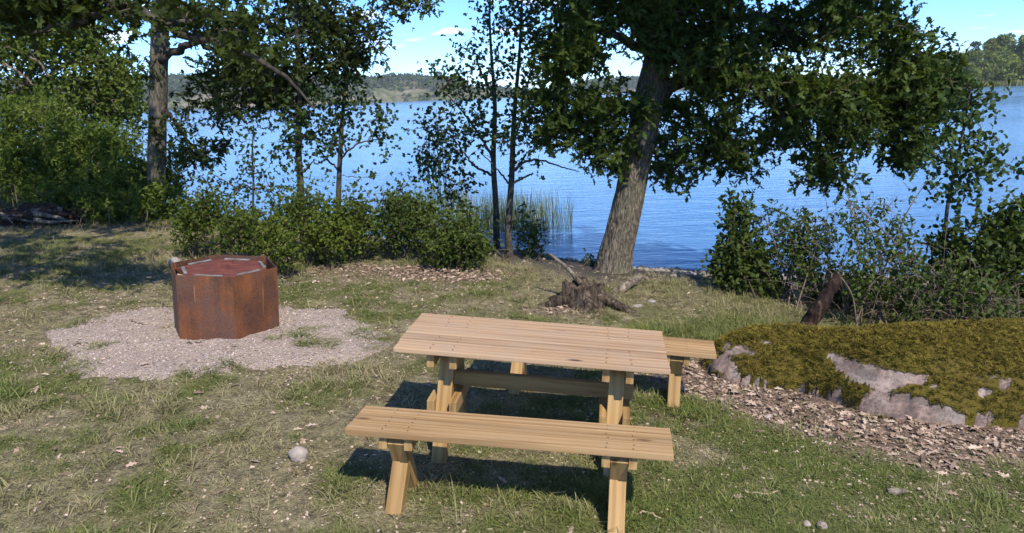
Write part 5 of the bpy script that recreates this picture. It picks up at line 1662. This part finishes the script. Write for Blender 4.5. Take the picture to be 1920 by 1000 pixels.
def scatter(name, label, cat, P, rot, scl, idx, coll, attrs=None):
    me = bpy.data.meshes.new(name)
    me.vertices.add(len(P)); me.vertices.foreach_set('co', np.ascontiguousarray(P, np.float32).ravel())
    a_ = me.attributes.new('rot', 'FLOAT_VECTOR', 'POINT'); a_.data.foreach_set('vector', np.ascontiguousarray(rot, np.float32).ravel())
    me.attributes.new('scl', 'FLOAT', 'POINT').data.foreach_set('value', np.ascontiguousarray(scl, np.float32))
    me.attributes.new('idx', 'INT', 'POINT').data.foreach_set('value', np.ascontiguousarray(idx, np.int32))
    for k, v_ in (attrs or {}).items():
        me.attributes.new(k, 'FLOAT', 'POINT').data.foreach_set('value', np.ascontiguousarray(v_, np.float32))
    me.update()
    o = link(name, me)
    tag(o, label, cat, kind='stuff')
    ng = bpy.data.node_groups.new(name, 'GeometryNodeTree')
    ng.interface.new_socket('Geometry', in_out='INPUT', socket_type='NodeSocketGeometry')
    ng.interface.new_socket('Geometry', in_out='OUTPUT', socket_type='NodeSocketGeometry')
    gi = ng.nodes.new('NodeGroupInput'); go = ng.nodes.new('NodeGroupOutput')
    ip = ng.nodes.new('GeometryNodeInstanceOnPoints')
    ci = ng.nodes.new('GeometryNodeCollectionInfo')
    ci.inputs['Collection'].default_value = coll
    ci.inputs['Separate Children'].default_value = True
    ci.inputs['Reset Children'].default_value = True
    ng.links.new(gi.outputs[0], ip.inputs['Points'])
    ng.links.new(ci.outputs[0], ip.inputs['Instance'])
    ip.inputs['Pick Instance'].default_value = True

    def named(nm, ty):
        q = ng.nodes.new('GeometryNodeInputNamedAttribute'); q.data_type = ty; q.inputs['Name'].default_value = nm
        return q.outputs['Attribute']
    ng.links.new(named('idx', 'INT'), ip.inputs['Instance Index'])
    ng.links.new(named('rot', 'FLOAT_VECTOR'), ip.inputs['Rotation'])
    ng.links.new(named('scl', 'FLOAT'), ip.inputs['Scale'])
    ng.links.new(ip.outputs[0], go.inputs[0])
    md = o.modifiers.new('scatter', 'NODES'); md.node_group = ng
    return o


def tuft(rng, n, length, width, lean, spread):
    pos = np.stack([rng.normal(size=n) * spread, rng.normal(size=n) * spread, np.zeros(n) - 0.006], -1)
    az = rng.random(n) * 2 * np.pi
    ln = lean * (0.4 + 0.9 * rng.random(n))
    ax = np.stack([np.cos(az) * ln, np.sin(az) * ln, np.ones(n)], -1)
    nr = np.stack([-np.cos(az), -np.sin(az), ln], -1)
    size = length * (0.5 + 0.8 * rng.random(n))
    wk = width / length
    return leaf_mesh(pos, ax, nr, size, [(0, wk), (.5, wk), (1, wk * .1)], rng.random(n), 0.25 + 0.35 * lean, 0.0)


gc = bpy.data.collections.new('grass_tufts')
rng = np.random.default_rng(77)
for q in range(4):
    V, F, r_ = tuft(rng, 14, 0.030, 0.0015, 1.0, 0.022); proto_obj('a_short_%d' % q, V, F, GRASS, gc)
for q in range(3):
    V, F, r_ = tuft(rng, 10, 0.026, 0.0014, 2.4, 0.028); proto_obj('b_flat_%d' % q, V, F, GRASS, gc)
for q in range(3):
    V, F, r_ = tuft(rng, 18, 0.075, 0.0018, 0.8, 0.025); proto_obj('c_long_%d' % q, V, F, GRASS, gc)
for q in range(2):
    V, F, r_ = tuft(rng, 5, 0.22, 0.0011, 0.5, 0.03); proto_obj('d_tall_%d' % q, V, F, GRASS, gc)

# view-independent sampling of the clearing; the far side needs fewer tufts
N = 420000
P = np.stack([-8.5 + 15.5 * rng.random(N), 2.2 + 10.6 * rng.random(N)], -1)
x, y = P[:, 0], P[:, 1]
inside_v = (np.abs(x + 0.0) < 0.75 * y + 0.8)
keep = inside_v & (rng.random(N) < np.clip((4.6 / y) ** 1.4, 0.2, 1.0))
x, y = x[keep], y[keep]
g = green_mask(x, y); lm = litter_mask(x, y); sm = shore_mask(x, y); pm = pad_mask(x, y)
rr1, rr2 = rock_rho(x, y)
dn = 0.62 + 0.38 * g
dn *= (1 - 0.80 * lm) * (1 - 0.94 * sm) * (1 - 0.985 * pm * (n2(x, y, 2.5, 101, 2) < 0.66)) * (np.minimum(rr1, rr2) > 1.0)
bb = np.array([hv[k_][:2] for k_ in range(6)])
dn *= (np.hypot(x - PIT_C[0], y - PIT_C[1]) > 0.5)
k = rng.random(len(x)) < dn
x, y, g, pm = x[k], y[k], g[k], pm[k]
n = len(x)
lushn = n2(x, y, 1.6, 103, 3)
far = sst(7.5, 10.5, y)
kind_r = rng.random(n)
longp = 0.015 + 0.14 * sst(0.55, 0.7, lushn) + 0.42 * far * sst(0.42, 0.6, lushn)
longp += 0.5 * sst(1.0, 0.5, np.hypot((x - 2.3) / 1.0, (y - 7.0) / 0.7)) + 0.16 * sst(1.0, 0.3, np.hypot((x - 1.2) / 0.5, (y - 5.2) / 0.5))
idx = np.where(kind_r < longp, rng.integers(7, 10, n), np.where(rng.random(n) < 0.35 + 0.5 * (1 - g), rng.integers(4, 7, n), rng.integers(0, 4, n)))
tallp = (0.0008 + 0.03 * far + 0.05 * sst(1.0, 0.4, np.hypot((x - 2.4) / 1.0, (y - 7.3) / 0.8)))
idx = np.where(rng.random(n) < tallp, rng.integers(10, 12, n), idx)
tint = np.clip(0.72 - 0.85 * g + 0.35 * (rng.random(n) - 0.5) + 0.30 * (n2(x, y, 2.3, 107, 3) - 0.45) * 2 * 0.6 + 0.12 * far, 0, 1)
tint = np.where(idx >= 10, 0.55 + 0.45 * rng.random(n), tint)
scl = (0.65 + 0.7 * rng.random(n)) * (0.85 + 0.5 * lushn) * np.where(pm > 0.5, 0.9, 1.0)
rot = np.stack([rng.normal(size=n) * 0.15, rng.normal(size=n) * 0.15, rng.random(n) * 6.28], -1)
z = surf(x, y)
scatter('grass', 'short patchy grass, green and straw, over the whole clearing', 'grass', np.stack([x, y, z], -1), rot, scl, idx, gc, dict(tint=tint))
print('grass tufts', n)

# dry leaves: thick beside the boulder, scattered elsewhere
rng = np.random.default_rng(78)
N = 160000
x = -6 + 13 * rng.random(N); y = 2.4 + 9.0 * rng.random(N)
lm = litter_mask(x, y)
rr1, rr2 = rock_rho(x, y); rmin = np.minimum(rr1, rr2)
pm = pad_mask(x, y)
dens = 0.62 * lm ** 1.4 + 0.022 + 0.012 * sst(0.5, 0.65, n2(x, y, 1.1, 111, 3))
dens *= np.where(rmin < 1.0, 0.0, 1.0) * (1 - 0.8 * pm) * (np.abs(x) < 0.75 * y + 0.5)
k = rng.random(N) < dens
x, y, lm = x[k], y[k], lm[k]
n = len(x)
z = surf(x, y) + 0.003 + 0.014 * rng.random(n) * lm
size = np.where(rng.random(n) < 0.5, 0.066, 0.040) * (0.6 + 0.8 * rng.random(n))
nr = rand_unit(n, 1.7, rng); axd = rng.normal(size=(n, 3)); axd[:, 2] *= 0.25
axd -= nr * (axd * nr).sum(1)[:, None]
V, F, rv = leaf_mesh(np.stack([x, y, z], -1), axd, nr, size, OAK, np.clip(0.15 + 0.75 * rng.random(n), 0, 1), 0.3, 0.25)
tag(link('leaf_litter', mesh_np('leaf_litter', V, F, DRY_LEAF, dict(rnd=rv))), 'brown dry leaves lying thick beside the boulder and scattered on the grass', 'leaf litter', kind='stuff')
print('litter', n)
# pale chips and crumbs
N = 150000
x = -6 + 12 * rng.random(N); y = 2.4 + 7.0 * rng.random(N)
k = (rng.random(N) < (0.12 + 0.25 * sst(0.45, 0.6, n2(x, y, 0.9, 117, 3)))) & (np.minimum(*rock_rho(x, y)) > 1.0) & (np.abs(x) < 0.75 * y + 0.5)
x, y = x[k], y[k]; n = len(x)
V, F, rv = leaf_mesh(np.stack([x, y, surf(x, y) + 0.006], -1), rng.normal(size=(n, 3)) * [1, 1, 0.2], rand_unit(n, 1.6, rng), 0.006 + 0.018 * rng.random(n) ** 2, CHIP, np.clip(0.45 + 0.6 * rng.random(n), 0, 1), 0.1, 0.2)
tag(link('wood_crumbs', mesh_np('wood_crumbs', V, F, DRY_LEAF, dict(rnd=rv))), 'pale crumbs of bark and dry leaf strewn through the turf', 'crumbs', kind='stuff')

# gravel stones on the patch and pebbles on the beach
pc = bpy.data.collections.new('gravel_stones')
for q in range(4):
    bm = bmesh.new(); bmesh.ops.create_icosphere(bm, subdivisions=1, radius=1)
    for v_ in bm.verts: v_.co *= 0.75 + 0.5 * random.random()
    me = bpy.data.meshes.new('gs_%d' % q); bm.to_mesh(me); bm.free(); me.materials.append(PEBBLE)
    pc.objects.link(bpy.data.objects.new('gs_%d' % q, me))
N = 9000
th_ = rng.random(N) * 2 * np.pi; q_ = np.sqrt(rng.random(N)) * 0.99
x = PAD_C[0] + q_ * pad_r(th_) * np.cos(th_); y = PAD_C[1] + q_ * pad_r(th_) * np.sin(th_)
scl = 0.003 + 0.008 * rng.random(N) ** 5
scatter('gravel', 'loose pink gravel stones on the patch around the fire pit', 'gravel', np.stack([x, y, surf(x, y) + scl * 0.3], -1), rng.random((N, 3)) * 6, scl, rng.integers(0, 4, N), pc)
N = 9000
x = -3 + 10 * rng.random(N); y = shore_y(x) - 2.2 * rng.random(N) ** 1.3 + 0.4
scl = 0.010 + 0.045 * rng.random(N) ** 4
bc = bpy.data.collections.new('beach_stones')
for q in range(3):
    me = bpy.data.meshes['gs_%d' % q].copy(); me.materials.clear(); me.materials.append(STONE)
    bc.objects.link(bpy.data.objects.new('bs_%d' % q, me))
scatter('beach_pebbles', 'dark pebbles along the narrow beach', 'pebbles', np.stack([x, y, gz(x, y)], -1), rng.random((N, 3)) * 6, scl, rng.integers(0, 3, N), bc)

# moss cushions on the boulder
mc = bpy.data.collections.new('moss_tufts')
for q in range(3):
    V, F, r_ = tuft(rng, 14, 0.017, 0.0016, 1.1, 0.010)
    proto_obj('m_%d' % q, V, F, MOSS_T, mc)
k = rng.integers(0, len(BV), 26000)
ok = BM_[k] > 0.52
k = k[ok]
P = BV[k] + rng.normal(size=(len(k), 3)) * np.array([0.012, 0.012, 0.002])
scatter('moss', 'olive moss cushions growing on the boulder', 'moss', P, np.stack([rng.normal(size=len(k)) * 0.4, rng.normal(size=len(k)) * 0.4, rng.random(len(k)) * 6], -1), 0.6 + 0.9 * rng.random(len(k)), rng.integers(0, 3, len(k)), mc)

# ------------------------------------------------------------------ summer haze over the lake
HAZE, t, o = new_mat('haze')
pv = t.nodes.new('ShaderNodeVolumePrincipled')
pv.inputs['Color'].default_value = (0.86, 0.92, 1.0, 1)
pv.inputs['Density'].default_value = 0.00017
t.links.new(pv.outputs[0], o.inputs['Volume'])
me = box_mesh('haze', 3400, 2900, 66, HAZE, 0)
hz_ = link('haze', me, None, (0, 990, 25))
tag(hz_, 'thin summer haze over the lake and hills', 'haze', kind='stuff')
